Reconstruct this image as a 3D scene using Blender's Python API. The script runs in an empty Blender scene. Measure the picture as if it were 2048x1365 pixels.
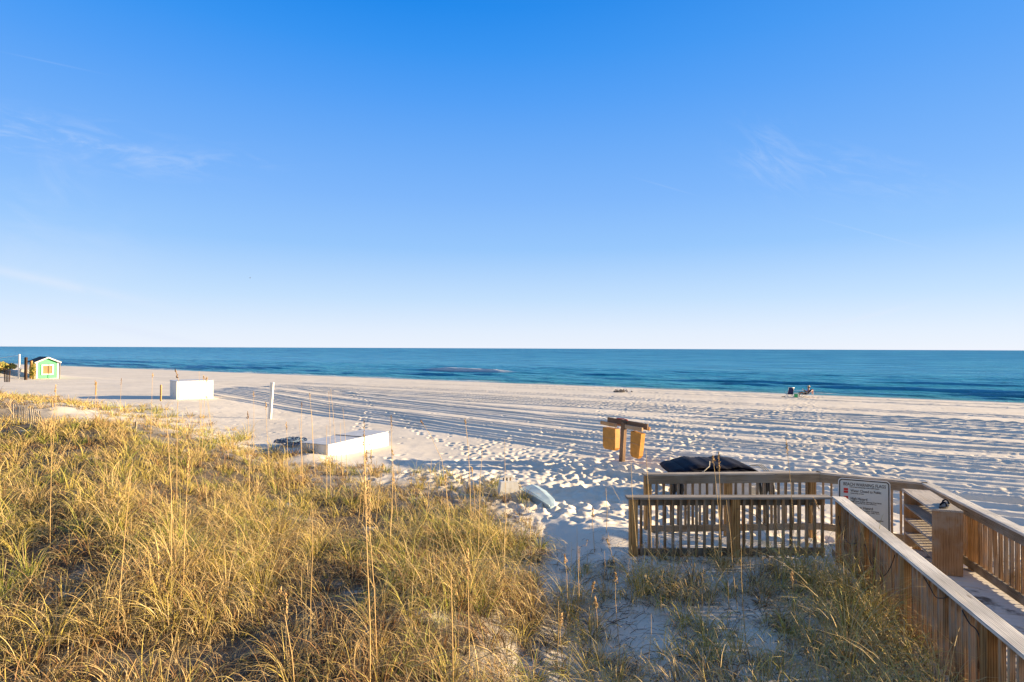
import bpy, bmesh, math, random
import numpy as np
from mathutils import Vector, Matrix, Euler
R = math.radians
sc = bpy.context.scene
COL = sc.collection
rnd = random.Random(7)
rng = np.random.default_rng(11)
CZ, F = 5.1, 1138.0                    # camera height over the sea (m), focal length (photo px)
EXPO = 1.62
SUN_EL, SUN_AZ = R(10.6), R(3)          # sun stands low to the east (+X), a little behind the camera

# ------------------------------------------------------------------ helpers
def lin(r, g, b):
    f = lambda c: (c/255/12.92) if c/255 <= .04045 else ((c/255+.055)/1.055)**2.4
    return (f(r), f(g), f(b), 1.0)
def hor(x): return 693.2 + .0039*x
def at(x, y, D):                        # photo pixel + distance -> world
    return Vector(((x-1024)/F*D, D, CZ-(y-hor(x))/F*D))

_T = rng.random((256, 256))
def vnoise(x, y):
    x = np.asarray(x, float); y = np.asarray(y, float)
    xi = np.floor(x).astype(int); yi = np.floor(y).astype(int)
    fx = x-xi; fy = y-yi
    fx = fx*fx*(3-2*fx); fy = fy*fy*(3-2*fy)
    a = _T[xi & 255, yi & 255]; b = _T[(xi+1) & 255, yi & 255]
    c = _T[xi & 255, (yi+1) & 255]; d = _T[(xi+1) & 255, (yi+1) & 255]
    return (a*(1-fx)+b*fx)*(1-fy)+(c*(1-fx)+d*fx)*fy
def fbm(x, y, o=4):
    s = 0; a = .5; n = 0
    for k in range(o):
        s = s+a*vnoise(x*2**k+17.3*k, y*2**k+9.1*k); n += a; a *= .5
    return s/n*2-1
def sst(a, b, x):
    t = np.clip((np.asarray(x, float)-a)/(b-a), 0, 1); return t*t*(3-2*t)
def shore(X, Y):                        # metres inland from the waterline, and along it
    return 73-.493*X-.87*Y, .87*X-.493*Y

def ground(X, Y):
    X = np.asarray(X, float); Y = np.asarray(Y, float)
    s, t = shore(X, Y)
    z = np.interp(s, [-4000, -200, -30, -3, 0, 8, 30, 37, 50, 60, 80, 400], [-60, -6, -1.5, -.15, 0, .3, .55, .74, .95, 1.1, 1.1, 1.4])
    left = sst(-12, -26, X)
    z = z+left*(.32*sst(30, 36, s)+.0*s)
    a = -X/np.maximum(Y, .5); r = np.hypot(X, Y)
    th = 59.0-5.0*sst(.36, .55, a)
    dune = sst(th, th+7, s)*sst(1.5, -1.3, X+.25*fbm(X/2, Y/2, 2))
    amp = .12+.70*sst(13, 6.5, r)+.80*sst(.34, .72, a)*sst(6, 12, r)
    z = z+dune*(amp+.22*fbm(X/4+3, Y/4, 3)+.10*fbm(X/1.4, Y/1.4+5, 3))
    # right-hand sand by the boardwalk
    plat = sst(59.5, 62.3, s)*sst(.6, 2.0, X)
    z = z+plat*(.27+.06*fbm(X/1.3, Y/1.3, 3))*sst(9.4, 7.0, X-.25*(Y-10))
    walk = sst(.10, .35, X-(3.325+.25*Y))*sst(10.4, 9.8, Y)      # under the walkway
    z = z-walk*.22
    # hollow with the snow fence
    hx, hy = -20.5, 26.0
    z = z-.55*np.exp(-(((X-hx)/5)**2+((Y-hy)/3)**2))
    # mound round the T post, drift past box
    z = z+.10*np.exp(-(((X-3.4)/1.6)**2+((Y-18.9)/.7)**2))
    z = z+.22*np.exp(-(((X+7.2)/1.0)**2+((Y-20.3)/1.4)**2))
    # low dune behind the hut on the far left
    z = z+1.5*np.exp(-(((X+67)/5.0)**2+((Y-72)/6)**2))
    z = z+.05*fbm(X/7, Y/7, 3)*sst(5, 15, s)
    return z

# footprints and ruts, kept in a height raster
RX0, RX1, RY0, RY1, RS = -30, 60, 9, 78, .06
nx, ny = int((RX1-RX0)/RS), int((RY1-RY0)/RS)
ras = np.zeros((nx, ny), np.float32)
gx, gy = np.meshgrid(RX0+RS*np.arange(nx), RY0+RS*np.arange(ny), indexing='ij')
S_, T_ = shore(gx, gy)
def rut(s0, width, depth, fn, fade=None):
    d = S_-(s0+fn(T_))
    prof = -np.exp(-(d/width)**2)+.75*np.exp(-((d-1.7*width)/(.75*width))**2)+.5*np.exp(-((d+1.7*width)/(.75*width))**2)
    a = depth*(.85+.3*vnoise(T_/5+s0, T_*0+s0))
    tread = 1+.25*np.sin(T_/.16)*np.exp(-(d/width)**2)
    if fade is not None: a = a*fade(T_)
    ras[:] += (prof*a*tread).astype(np.float32)
curve = lambda T: np.interp(T, [-60, -48, -30, -8, 5, 40], [-10.5, -8.6, -4.8, 0, -.2, -3.5])
offs = [-1.4, 0, .9, 2.3, 3.1, 4.9, 5.8, 8.0, 8.9, 11.4]
for k, o in enumerate(offs):
    wv = lambda T, k=k: curve(T)+.35*np.sin(T/9+k*1.3)+.2*(vnoise(T/6, T*0+k)-.5)*2+(.10*(T+8)*sst(-8, 20, T)*(k/10-.5))
    rut(50.6-o, .16+.07*rnd.random(), .11+.07*rnd.random(), wv)
for s0 in (31.2, 32.5, 29.2, 26.6, 27.7):
    rut(s0, .21, .19, lambda T, q=s0: .4*np.sin(T/15+int(q/3))+.012*T)
for s0 in (20.3, 21.7, 12.0, 6.5, 7.8):
    rut(s0, .22, .15, lambda T, q=s0: .3*np.sin(T/12+q)-.01*T)
def stamp(x, y, a, L, W, dep):
    r = int(2.6*max(L, W)/RS)
    i, j = int((x-RX0)/RS), int((y-RY0)/RS)
    if i-r < 0 or j-r < 0 or i+r >= nx or j+r >= ny: return
    X = gx[i-r:i+r, j-r:j+r]-x; Y = gy[i-r:i+r, j-r:j+r]-y
    u = X*math.cos(a)+Y*math.sin(a); v = -X*math.sin(a)+Y*math.cos(a)
    q = (u/L)**2+(v/W)**2
    ras[i-r:i+r, j-r:j+r] += (dep*(-1.25*np.exp(-q*1.3)+.34*np.exp(-((np.sqrt(q)-1.35)/.45)**2))).astype(np.float32)
n = 0
while n < 7500:
    x = rnd.uniform(-22, 52); y = rnd.uniform(10.5, 72)
    s, t = shore(x, y)
    w = .03+.02*(y < 30)
    w += 1.0*math.exp(-((x-1.5-.10*(y-16))/3.6)**2-((y-16.5)/5.0)**2)
    w += .07*math.exp(-((x-8)/8)**2-((y-24)/7)**2)
    w += .25*math.exp(-((x-.25*y-1)/1.2)**2)*(y < 62)
    w += .3*math.exp(-((x-.45*y-3)/1.6)**2)
    if s < 3 or s > 62: w = 0
    if x < -3 and s > 40: w *= .35
    if rnd.random() > w: continue
    big = y < 22 and rnd.random() < .75
    L = rnd.uniform(.13, .23) if big else rnd.uniform(.11, .17)
    stamp(x, y, rnd.gauss(1.2, .8), L, L*rnd.uniform(.5, .8), rnd.uniform(.02, .05)*(1.15 if big else .9))
    n += 1
# walked trails across the beach
for (x0, y0, x1, y1) in ((2.5, 14, 10, 60), (3, 14, -9, 38), (5, 22, 33, 60), (-4, 17, 2, 30), (1, 13, -8, 26), (6, 30, 14, 66), (14, 22, 12, 58), (-6, 25, -16, 60)):
    L = math.hypot(x1-x0, y1-y0); a = math.atan2(y1-y0, x1-x0); m = int(L/.6)
    for k in range(m):
        u = k/m; w = .5*math.sin(u*9+x0)
        sgn = .14*(1 if k % 2 else -1)
        stamp(x0+(x1-x0)*u-math.sin(a)*(sgn+w)+rnd.gauss(0, .07), y0+(y1-y0)*u+math.cos(a)*(sgn+w)+rnd.gauss(0, .07), a, .2, .11, .06)
right_in = lambda T: sst(-12, -4, T)
for s0 in (52.6, 53.9, 55.4, 38.4, 36.2, 34.9):
    rut(s0, .20, .19, lambda T, q=s0: .5*np.sin(T/11+q)-.02*T, right_in)
ras *= (sst(1.5, 5, S_)*sst(0, 4, (gx-RX0))*sst(0, 4, RX1-gx)*sst(0, 1.5, gy-RY0)*sst(0, 4, RY1-gy)).astype(np.float32)
def detail(X, Y):
    u = (X-RX0)/RS; v = (Y-RY0)/RS
    ok = (u > 1) & (v > 1) & (u < nx-2) & (v < ny-2)
    u = np.clip(u, 0, nx-2); v = np.clip(v, 0, ny-2)
    i = u.astype(int); j = v.astype(int); fu = u-i; fv = v-j
    z = (ras[i, j]*(1-fu)+ras[i+1, j]*fu)*(1-fv)+(ras[i, j+1]*(1-fu)+ras[i+1, j+1]*fu)*fv
    # no trampling inside the fenced sections
    keep = 1-sst(60.2, 62, shore(X, Y)[0])*.75
    return np.where(ok, z, 0)*keep
def gz(x, y): return float(ground(np.array([x]), np.array([y]))[0])
def on_ground(x, y):                    # where the ray through a photo pixel meets the ground
    D = 20.0
    for k in range(60):
        X = (x-1024)/F*D
        D = .6*D+.4*(CZ-gz(X, D))*F/(y-hor(x))
    X = (x-1024)/F*D
    return Vector((X, D, gz(X, D)))

# ------------------------------------------------------------------ node helpers
class NT:
    def __init__(s, nt): s.nt = nt
    def n(s, t, **k):
        o = s.nt.nodes.new(t)
        for a, b in k.items(): setattr(o, a, b)
        return o
    def l(s, a, b): s.nt.links.new(a, b)
    def put(s, sock, v):
        if isinstance(v, bpy.types.NodeSocket): s.l(v, sock)
        else: sock.default_value = v
    def m(s, op, a, b=0.0, c=0.0, clamp=False):
        o = s.n('ShaderNodeMath', operation=op, use_clamp=clamp)
        s.put(o.inputs[0], a); s.put(o.inputs[1], b); s.put(o.inputs[2], c)
        return o.outputs[0]
    def mr(s, v, a, b, c=0.0, d=1.0):
        o = s.n('ShaderNodeMapRange', interpolation_type='SMOOTHSTEP')
        for i, q in enumerate((v, a, b, c, d)): s.put(o.inputs[i], q)
        return o.outputs[0]
    def mix(s, f, a, b, bt='MIX'):
        o = s.n('ShaderNodeMix', data_type='RGBA', blend_type=bt)
        s.put(o.inputs[0], f); s.put(o.inputs[6], a); s.put(o.inputs[7], b)
        return o.outputs[2]
    def noise(s, vec, sc_, det=4, rough=.55, dist=0):
        o = s.n('ShaderNodeTexNoise')
        if vec is not None: s.l(vec, o.inputs['Vector'])
        o.inputs['Scale'].default_value = sc_; o.inputs['Detail'].default_value = det
        o.inputs['Roughness'].default_value = rough; o.inputs['Distortion'].default_value = dist
        return o.outputs['Fac']
    def ramp(s, f, pts):
        o = s.n('ShaderNodeValToRGB'); e = o.color_ramp.elements
        e[0].position, e[0].color = pts[0]; e[1].position, e[1].color = pts[1]
        for p, c in pts[2:]:
            x = e.new(p); x.color = c
        s.put(o.inputs[0], f); return o.outputs[0]
    def map(s, vec, scale=(1, 1, 1), loc=(0, 0, 0), rot=(0, 0, 0)):
        o = s.n('ShaderNodeMapping'); s.l(vec, o.inputs[0])
        o.inputs['Scale'].default_value = scale; s.put(o.inputs['Location'], loc); o.inputs['Rotation'].default_value = rot
        return o.outputs[0]
def material(name):
    m = bpy.data.materials.new(name); m.use_nodes = True
    nt = NT(m.node_tree); b = m.node_tree.nodes['Principled BSDF']
    return m, nt, b
def bump(N, b, h, strength, dist, prev=None):
    o = N.n('ShaderNodeBump'); o.inputs['Strength'].default_value = strength; o.inputs['Distance'].default_value = dist
    N.l(h, o.inputs['Height'])
    if prev is not None: N.l(prev, o.inputs['Normal'])
    N.l(o.outputs[0], b.inputs['Normal']); return o.outputs[0]
def plain(name, c, rough=.6, var=.15, scale=6, metal=0, bmp=.0):
    m, N, b = material(name)
    tc = N.n('ShaderNodeTexCoord').outputs['Object']
    f = N.noise(tc, scale, 5, .6)
    dark = tuple(x*(1-var) for x in c[:3])+(1,); lite = tuple(min(1, x*(1+var)) for x in c[:3])+(1,)
    N.l(N.mix(N.mr(f, .3, .7), dark, lite), b.inputs['Base Color'])
    b.inputs['Roughness'].default_value = rough; b.inputs['Metallic'].default_value = metal
    if bmp: bump(N, b, f, bmp, .01)
    return m

# wood: grain runs along local X of every board
def wood(name, c0, c1, c2, grey=None, knots=True, br=1.0):
    m, N, b = material(name)
    tc = N.n('ShaderNodeTexCoord').outputs['Object']
    oi = N.n('ShaderNodeObjectInfo').outputs['Random']
    cx = N.n('ShaderNodeCombineXYZ')
    N.l(N.m('MULTIPLY', oi, 37.0), cx.inputs[0]); N.l(N.m('MULTIPLY', oi, 11.0), cx.inputs[1]); N.l(N.m('MULTIPLY', oi, 5.0), cx.inputs[2])
    v = N.map(tc, (1, 1, 1), cx.outputs[0])
    vs = N.map(v, (.55, 9, 9))
    warp = N.noise(N.map(v, (1.5, 3, 3)), 1.5, 2)
    g1 = N.noise(vs, 3.0, 6, .65, .6)
    wv = N.n('ShaderNodeTexWave', wave_type='RINGS', rings_direction='X'); N.l(N.map(v, (.12, 1, 1)), wv.inputs[0])
    wv.inputs['Scale'].default_value = 16; wv.inputs['Distortion'].default_value = 3.5; wv.inputs['Detail'].default_value = 3; wv.inputs['Detail Scale'].default_value = 1.2
    g = N.m('ADD', N.m('MULTIPLY', g1, .65), N.m('MULTIPLY', wv.outputs['Fac'], .35))
    col = N.ramp(g, [(.22, c0), (.45, c1), (.75, c2)])
    tone = N.mr(N.noise(v, 1.1, 3), .3, .7, .72, 1.2)
    tn = N.m('MULTIPLY', tone, N.m('ADD', N.m('MULTIPLY', oi, .5), .75))
    hs = N.n('ShaderNodeHueSaturation'); N.l(col, hs.inputs['Color']); N.l(N.m('MULTIPLY', tn, br), hs.inputs['Value'])
    col = hs.outputs[0]
    crack = N.noise(N.map(v, (.5, 26, 26)), 2.5, 3, .6)
    cm = N.mr(crack, .62, .70)
    col = N.mix(N.m('MULTIPLY', cm, .75), col, (c0[0]*.25, c0[1]*.25, c0[2]*.25, 1))
    if knots:
        vo = N.n('ShaderNodeTexVoronoi'); N.l(N.map(v, (1.6, 6, 6)), vo.inputs[0]); vo.inputs['Scale'].default_value = 1.0
        kn = N.mr(vo.outputs['Distance'], .12, .05)
        col = N.mix(N.m('MULTIPLY', kn, .7), col, (c0[0]*.4, c0[1]*.3, c0[2]*.22, 1))
    if grey is not None:
        gm = N.mr(N.noise(v, 2.3, 4), .42, .62)
        col = N.mix(N.m('MULTIPLY', gm, .7), col, grey)
    N.l(col, b.inputs['Base Color']); b.inputs['Roughness'].default_value = .85
    b.inputs['Specular IOR Level'].default_value = .2
    bump(N, b, N.m('SUBTRACT', g, N.m('MULTIPLY', cm, .8)), .7, .004)
    return m

M = {}
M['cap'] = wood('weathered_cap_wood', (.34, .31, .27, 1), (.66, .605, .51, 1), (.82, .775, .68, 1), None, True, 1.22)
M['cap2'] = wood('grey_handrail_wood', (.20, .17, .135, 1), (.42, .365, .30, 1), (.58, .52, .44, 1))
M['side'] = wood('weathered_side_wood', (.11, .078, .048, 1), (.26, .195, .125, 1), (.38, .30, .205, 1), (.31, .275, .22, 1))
M['picket'] = wood('picket_wood', (.14, .075, .034, 1), (.35, .21, .10, 1), (.50, .325, .17, 1), (.36, .30, .23, 1))
M['post'] = wood('post_wood', (.16, .08, .028, 1), (.44, .235, .08, 1), (.56, .34, .145, 1), None)
M['rackwood'] = wood('rack_wood', (.17, .09, .042, 1), (.38, .215, .10, 1), (.48, .30, .155, 1), (.38, .31, .23, 1))
M['greypost'] = wood('grey_stake_wood', (.14, .11, .08, 1), (.30, .25, .18, 1), (.42, .36, .28, 1))
M['tpost'] = wood('brown_beach_post_wood', (.08, .05, .03, 1), (.19, .12, .075, 1), (.27, .18, .12, 1))
M['slat'] = wood('bleached_slat_wood', (.30, .24, .17, 1), (.52, .44, .33, 1), (.66, .58, .46, 1), None, False)
M['darkpost'] = wood('dark_brown_post_wood', (.03, .018, .012, 1), (.06, .036, .022, 1), (.10, .06, .035, 1), None, False)

# peeling white paint
def white_paint(name, rust=(.42, .25, .12, 1), amount=.60, base=(.78, .77, .73, 1)):
    m, N, b = material(name)
    tc = N.n('ShaderNodeTexCoord').outputs['Object']
    f = N.noise(tc, 3.5, 6, .7)
    st = N.noise(N.map(tc, (5, 5, .6)), 2.0, 4, .6)
    col = N.mix(N.mr(st, .35, .7), base, (base[0]*.86, base[1]*.83, base[2]*.76, 1))
    col = N.mix(N.mr(f, amount, amount+.07), col, rust)
    N.l(col, b.inputs['Base Color']); b.inputs['Roughness'].default_value = .55
    bump(N, b, f, .3, .004)
    return m
M['white'] = white_paint('chipped_white_paint')
M['white_clean'] = white_paint('white_trim_paint', amount=.72)
M['lid'] = plain('grey_white_lid_paint', (.50, .52, .54), .6, .12, 4, 0, .3)
M['green'] = plain('bright_green_paint', (.06, .40, .16), .55, .10, 5)
M['shutter'] = wood('window_board_wood', (.16, .09, .04, 1), (.32, .19, .09, 1), (.40, .27, .14, 1), None, False)
M['shingle'] = plain('dark_slate_shingles', (.035, .038, .045), .8, .35, 20, 0, .4)
M['yellow'] = plain('amber_yellow_board', (.42, .19, .022), .55, .2, 5, 0, .2)
M['navy'] = plain('navy_vinyl_cloth', (.0035, .005, .016), .75, .5, 6, 0, .5)
M['navy'].node_tree.nodes['Principled BSDF'].inputs['Specular IOR Level'].default_value = .2
M['navycloth'] = plain('navy_chair_cloth', (.010, .016, .085), .75, .2, 30)
M['black'] = plain('black_rubber', (.012, .012, .013), .5, .3, 20)
M['rope'] = plain('pale_rope', (.45, .40, .30), .8, .2, 40)
M['bluerope'] = plain('faded_blue_netting', (.10, .16, .25), .7, .35, 30)
M['paleblue'] = plain('pale_blue_fibreglass', (.36, .47, .52), .45, .12, 5, 0, .2)
M['coolgreen'] = plain('green_cooler_plastic', (.03, .42, .15), .4, .08, 4)
M['coolwhite'] = plain('cream_cooler_plastic', (.75, .74, .62), .4, .06, 4)
M['alu'] = plain('pale_metal_tube', (.55, .55, .55), .35, .08, 10, .7)
M['orange'] = plain('orange_towel_cloth', (.75, .16, .05), .9, .12, 30)
M['whitecloth'] = plain('white_towel_cloth', (.78, .76, .72), .9, .05, 30)
M['skin'] = plain('tanned_skin', (.36, .17, .10), .5, .08, 8)
M['hair'] = plain('brown_hair', (.07, .035, .018), .6, .3, 40)
M['shorts'] = plain('black_shorts_cloth', (.012, .012, .016), .85, .2, 20)
M['bluecloth'] = plain('light_blue_shirt_cloth', (.25, .38, .68), .85, .1, 20)
M['straw'] = plain('straw_hat_weave', (.62, .48, .28), .8, .12, 40)
M['paper'] = plain('book_page_paper', (.7, .72, .78), .7, .05, 10)
M['brown'] = plain('brown_leather', (.16, .08, .04), .6, .2, 20)
M['debris_grey'] = plain('dry_debris', (.16, .14, .12), .8, .4, 15)
M['bird'] = plain('grey_bird_plumage', (.10, .10, .11), .7, .2, 10)
M['red'] = plain('red_flag_print', (.62, .015, .012), .45, .04, 5)
M['yellowflag'] = plain('yellow_flag_print', (.75, .55, .03), .45, .04, 5)
M['greenflag'] = plain('green_flag_print', (.03, .30, .08), .45, .04, 5)
M['ink'] = plain('black_sign_ink', (.015, .015, .018), .45, .05, 5)
M['signwhite'] = plain('sign_sheet_metal', (.62, .66, .62), .35, .03, 3)
M['signrim'] = plain('sign_rim_paint', (.74, .75, .72), .35, .02, 3)

# sand
def sand_mat():
    m, N, b = material('dune_sand')
    geo = N.n('ShaderNodeNewGeometry'); P = geo.outputs['Position']
    sx = N.n('ShaderNodeSeparateXYZ'); N.l(P, sx.inputs[0])
    big = N.noise(P, .35, 5, .6); fine = N.noise(P, 9, 6, .7); grit = N.noise(P, 60, 3, .7)
    col = N.mix(N.mr(big, .3, .7), (.645, .585, .49, 1), (.745, .68, .575, 1))
    col = N.mix(N.mr(grit, .55, .8, 0, .25), col, (.45, .39, .32, 1))
    # dark plant litter scattered on the dune side only
    s = N.m('SUBTRACT', 73.0, N.m('ADD', N.m('MULTIPLY', sx.outputs[0], .493), N.m('MULTIPLY', sx.outputs[1], .87)))
    lit = N.m('MULTIPLY', N.mr(N.noise(P, 1.3, 5, .7), .47, .60), N.mr(N.noise(P, 16, 6, .8), .46, .56))
    lit = N.m('MULTIPLY', lit, N.mr(s, 59.5, 62.5))
    lit = N.m('MULTIPLY', lit, N.m('SUBTRACT', 1.0, N.m('MULTIPLY', N.mr(sx.outputs[0], .3, .8), N.mr(sx.outputs[0], 2.4, 1.6))))
    col = N.mix(N.m('MULTIPLY', lit, .55), col, (.09, .06, .038, 1))
    # dark ground under the left dune's grass, painting the shade in its gaps
    grass_shade = N.m('MULTIPLY', N.mr(s, 58, 63), N.mr(sx.outputs[0], .6, -.8))
    grass_shade = N.m('MULTIPLY', grass_shade, N.mr(N.noise(P, .9, 4, .6), .28, .42))
    col = N.mix(N.m('MULTIPLY', grass_shade, .88), col, (.05, .034, .020, 1))
    wet = N.mr(sx.outputs[2], .16, .05)
    col = N.mix(N.m('MULTIPLY', wet, .8), col, (.27, .235, .21, 1))
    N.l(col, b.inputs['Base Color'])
    N.l(N.mr(wet, 0, 1, .95, .35), b.inputs['Roughness'])
    b.inputs['Specular IOR Level'].default_value = .25
    dry = N.m('SUBTRACT', 1.0, wet)
    h = N.m('ADD', N.m('MULTIPLY', fine, .6), N.m('MULTIPLY', grit, .12))
    h = N.m('MULTIPLY', h, dry)
    nb = bump(N, b, h, .55, .02)
    # clumpy foot-churned sand, the scale of prints
    vo = N.n('ShaderNodeTexVoronoi', feature='SMOOTH_F1'); N.l(N.map(P, (1, 1, 0)), vo.inputs[0]); vo.inputs['Scale'].default_value = 1.9
    pm = N.mr(N.noise(P, .11, 4, .6), .40, .62)
    pr = N.m('MULTIPLY', N.m('MULTIPLY', N.mr(vo.outputs['Distance'], .10, .34), pm), N.mr(sx.outputs[2], .25, .45))
    bump(N, b, pr, .3, .03, nb)
    return m
M['sand'] = sand_mat()

def sea_mat():
    m, N, b = material('gulf_water')
    P = N.n('ShaderNodeNewGeometry').outputs['Position']
    sx = N.n('ShaderNodeSeparateXYZ'); N.l(P, sx.inputs[0])
    q = N.m('SUBTRACT', N.m('ADD', N.m('MULTIPLY', sx.outputs[0], .493), N.m('MULTIPLY', sx.outputs[1], .87)), 73.0)
    lq = N.m('LOGARITHM', N.m('MAXIMUM', q, 1.0), 10.0)
    lr = N.m('DIVIDE', lq, 4.0)
    col = N.ramp(lr, [(.0, (.10, .26, .22, 1)), (.17, (.02, .22, .25, 1)), (.34, (.012, .25, .37, 1)), (.5, (.010, .225, .52, 1)), (.68, (.004, .135, .41, 1)), (1, (.004, .08, .27, 1))])
    rot = N.map(P, (1, 1, 1), (0, 0, 0), (0, 0, R(29.5)))
    band = N.noise(N.map(rot, (.011, .075, 1)), 1.0, 5, .6)
    col = N.mix(N.mr(band, .4, .62, 0, .5), col, (.06, .34, .50, 1))
    band2 = N.noise(N.map(rot, (.035, .33, 1)), 1.0, 6, .7)  # light and dark of reflections, painted in as colour streaks
    col = N.mix(N.mr(band2, .35, .68, 0, .55), col, (.05, .33, .46, 1))
    col = N.mix(N.mr(band2, .50, .30, 0, .35), col, (.002, .07, .16, 1))
    # reflection streaks painted into the water colour, lengthening out to sea
    tco = N.m('SUBTRACT', N.m('MULTIPLY', sx.outputs[0], .87), N.m('MULTIPLY', sx.outputs[1], .493))
    cs = N.n('ShaderNodeCombineXYZ'); N.l(N.m('DIVIDE', N.m('MULTIPLY', tco, 5.0), N.m('ADD', N.m('MAXIMUM', q, 0.0), 45.0)), cs.inputs[0])
    N.l(N.m('MULTIPLY', N.m('LOGARITHM', N.m('ADD', N.m('MAXIMUM', q, 0.0), 12.0), 2.718), 11.0), cs.inputs[1])
    b3 = N.noise(cs.outputs[0], 1.5, 8, .78)
    col = N.mix(N.mr(b3, .46, .62, 0, .75), col, (.09, .39, .60, 1))
    col = N.mix(N.mr(b3, .47, .34, 0, .75), col, (.002, .075, .17, 1))
    at_ = N.n('ShaderNodeAttribute', attribute_name='foam')
    fn = N.noise(P, 1.6, 6, .75)
    foam = N.m('MULTIPLY', at_.outputs['Fac'], N.mr(fn, .28, .42), clamp=True)
    col = N.mix(foam, col, (.75, .76, .76, 1))
    N.l(col, b.inputs['Base Color'])
    b.inputs['Roughness'].default_value = 1.0
    b.inputs['Specular IOR Level'].default_value = 0
    far = N.mr(lq, 1.2, 3.0)
    c1 = N.noise(N.map(rot, (.55, 1.5, 1)), 1.3, 6, .62)
    c2 = N.noise(N.map(rot, (.05, .22, 1)), 1.0, 5, .6)
    c3 = N.noise(N.map(rot, (.008, .035, 1)), 1.0, 4, .6)
    n1 = bump(N, b, c1, 1.0, .55)
    n2 = bump(N, b, c2, .9, 2.6, n1)
    n3 = bump(N, b, N.m('MULTIPLY', c3, far), .8, 16.0, n2)
    gl = N.n('ShaderNodeBsdfGlossy'); gl.inputs['Roughness'].default_value = .12; gl.inputs['Color'].default_value = (.70, .92, 1, 1)
    N.l(n3, gl.inputs['Normal'])
    fr = N.n('ShaderNodeFresnel'); fr.inputs[0].default_value = 1.33; N.l(n3, fr.inputs['Normal'])
    cap_ = N.m('MULTIPLY', N.m('MINIMUM', fr.outputs[0], .5), N.mr(lr, .35, .75, 1.0, .45))
    cap_ = N.m('MULTIPLY', cap_, N.m('SUBTRACT', 1.0, foam))
    mx = N.n('ShaderNodeMixShader'); N.l(cap_, mx.inputs[0]); N.l(b.outputs[0], mx.inputs[1]); N.l(gl.outputs[0], mx.inputs[2])
    N.l(mx.outputs[0], m.node_tree.nodes['Material Output'].inputs[0])
    return m
M['sea'] = sea_mat()

def grass_mat():
    m, N, b = material('sea_oat_blades')
    a = N.n('ShaderNodeAttribute', attribute_name='tint')
    N.l(a.outputs['Color'], b.inputs['Base Color']); b.inputs['Roughness'].default_value = .6
    b.inputs['Specular IOR Level'].default_value = .25
    tr = N.n('ShaderNodeBsdfTranslucent'); N.l(a.outputs['Color'], tr.inputs[0])
    mx = N.n('ShaderNodeMixShader'); mx.inputs[0].default_value = .10
    N.l(b.outputs[0], mx.inputs[1]); N.l(tr.outputs[0], mx.inputs[2])
    N.l(mx.outputs[0], m.node_tree.nodes['Material Output'].inputs[0])
    return m
M['grass'] = grass_mat()
M['stalk'] = plain('straw_stalk', (.50, .33, .13), .6, .2, 5)
M['seed'] = plain('golden_seed_head', (.48, .31, .13), .7, .3, 30)
M['seeddark'] = plain('brown_seed_head', (.17, .09, .04), .7, .3, 30)

# ------------------------------------------------------------------ object helpers
def W(o):
    m = o.matrix_basis.copy()
    return W(o.parent) @ m if o.parent else m
def link(name, me, mat=None, parent=None, mw=None):
    o = bpy.data.objects.new(name, me); COL.objects.link(o)
    if mat is not None and me is not None and hasattr(me, 'materials'): me.materials.append(mat)
    if parent is not None: o.parent = parent
    mw = mw or Matrix.Identity(4)
    o.matrix_basis = (W(parent).inverted() @ mw) if parent is not None else mw
    return o
def tag(o, label, cat, group=None):
    o['label'] = label; o['category'] = cat
    if group: o['group'] = group
    return o
def thing(name, label, cat, loc, rz=0, group=None):
    o = link(name, None, mw=Matrix.Translation(loc) @ Matrix.Rotation(rz, 4, 'Z'))
    o.empty_display_size = .2
    return tag(o, label, cat, group)
def bm_box(bm, sx, sy, sz, mw=None, bev=0):
    r = bmesh.ops.create_cube(bm, size=1, matrix=(mw or Matrix.Identity(4)) @ Matrix.Diagonal((sx, sy, sz, 1)))
    if bev:
        es = list({e for v in r['verts'] for e in v.link_edges})
        bmesh.ops.bevel(bm, geom=es, offset=bev, segments=2, affect='EDGES', profile=.6)
def bm_tube(bm, pts, rad, seg=6):
    rings = []
    n = len(pts); rads = rad if isinstance(rad, (list, tuple)) else [rad]*n
    prev = None
    for i, p in enumerate(pts):
        p = Vector(p)
        d = (Vector(pts[min(i+1, n-1)])-Vector(pts[max(i-1, 0)])).normalized()
        a = prev if prev is not None else (Vector((0, 0, 1)) if abs(d.z) < .9 else Vector((1, 0, 0)))
        x = (a-d*a.dot(d)).normalized(); y = d.cross(x); prev = x
        rings.append([bm.verts.new(p+(x*math.cos(2*math.pi*k/seg)+y*math.sin(2*math.pi*k/seg))*rads[i]) for k in range(seg)])
    for a, b in zip(rings, rings[1:]):
        for k in range(seg): bm.faces.new((a[k], a[(k+1) % seg], b[(k+1) % seg], b[k]))
    bm.faces.new(rings[0][::-1]); bm.faces.new(rings[-1])
def fin(name, bm, mat, parent=None, mw=None, smooth=False):
    me = bpy.data.meshes.new(name)
    bmesh.ops.recalc_face_normals(bm, faces=bm.faces)
    bm.to_mesh(me); bm.free()
    if smooth: me.shade_smooth()
    return link(name, me, mat, parent, mw)
def frame(p0, p1, up):
    p0 = Vector(p0); p1 = Vector(p1); x = (p1-p0).normalized(); up = Vector(up)
    y = (up-x*up.dot(x)).normalized(); z = x.cross(y)
    m = Matrix((x, y, z)).transposed().to_4x4(); m.translation = (p0+p1)/2
    return m, (p1-p0).length
def board(name, p0, p1, w, t, mat, parent=None, wdir=(0, 0, 1), bev=.005, warp=0.0):
    """a board running p0->p1; w measured along wdir, t across"""
    m, L = frame(p0, p1, wdir)
    bm = bmesh.new(); bm_box(bm, L, w, t, None, bev)
    return fin(name, bm, mat, parent, m)
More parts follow.
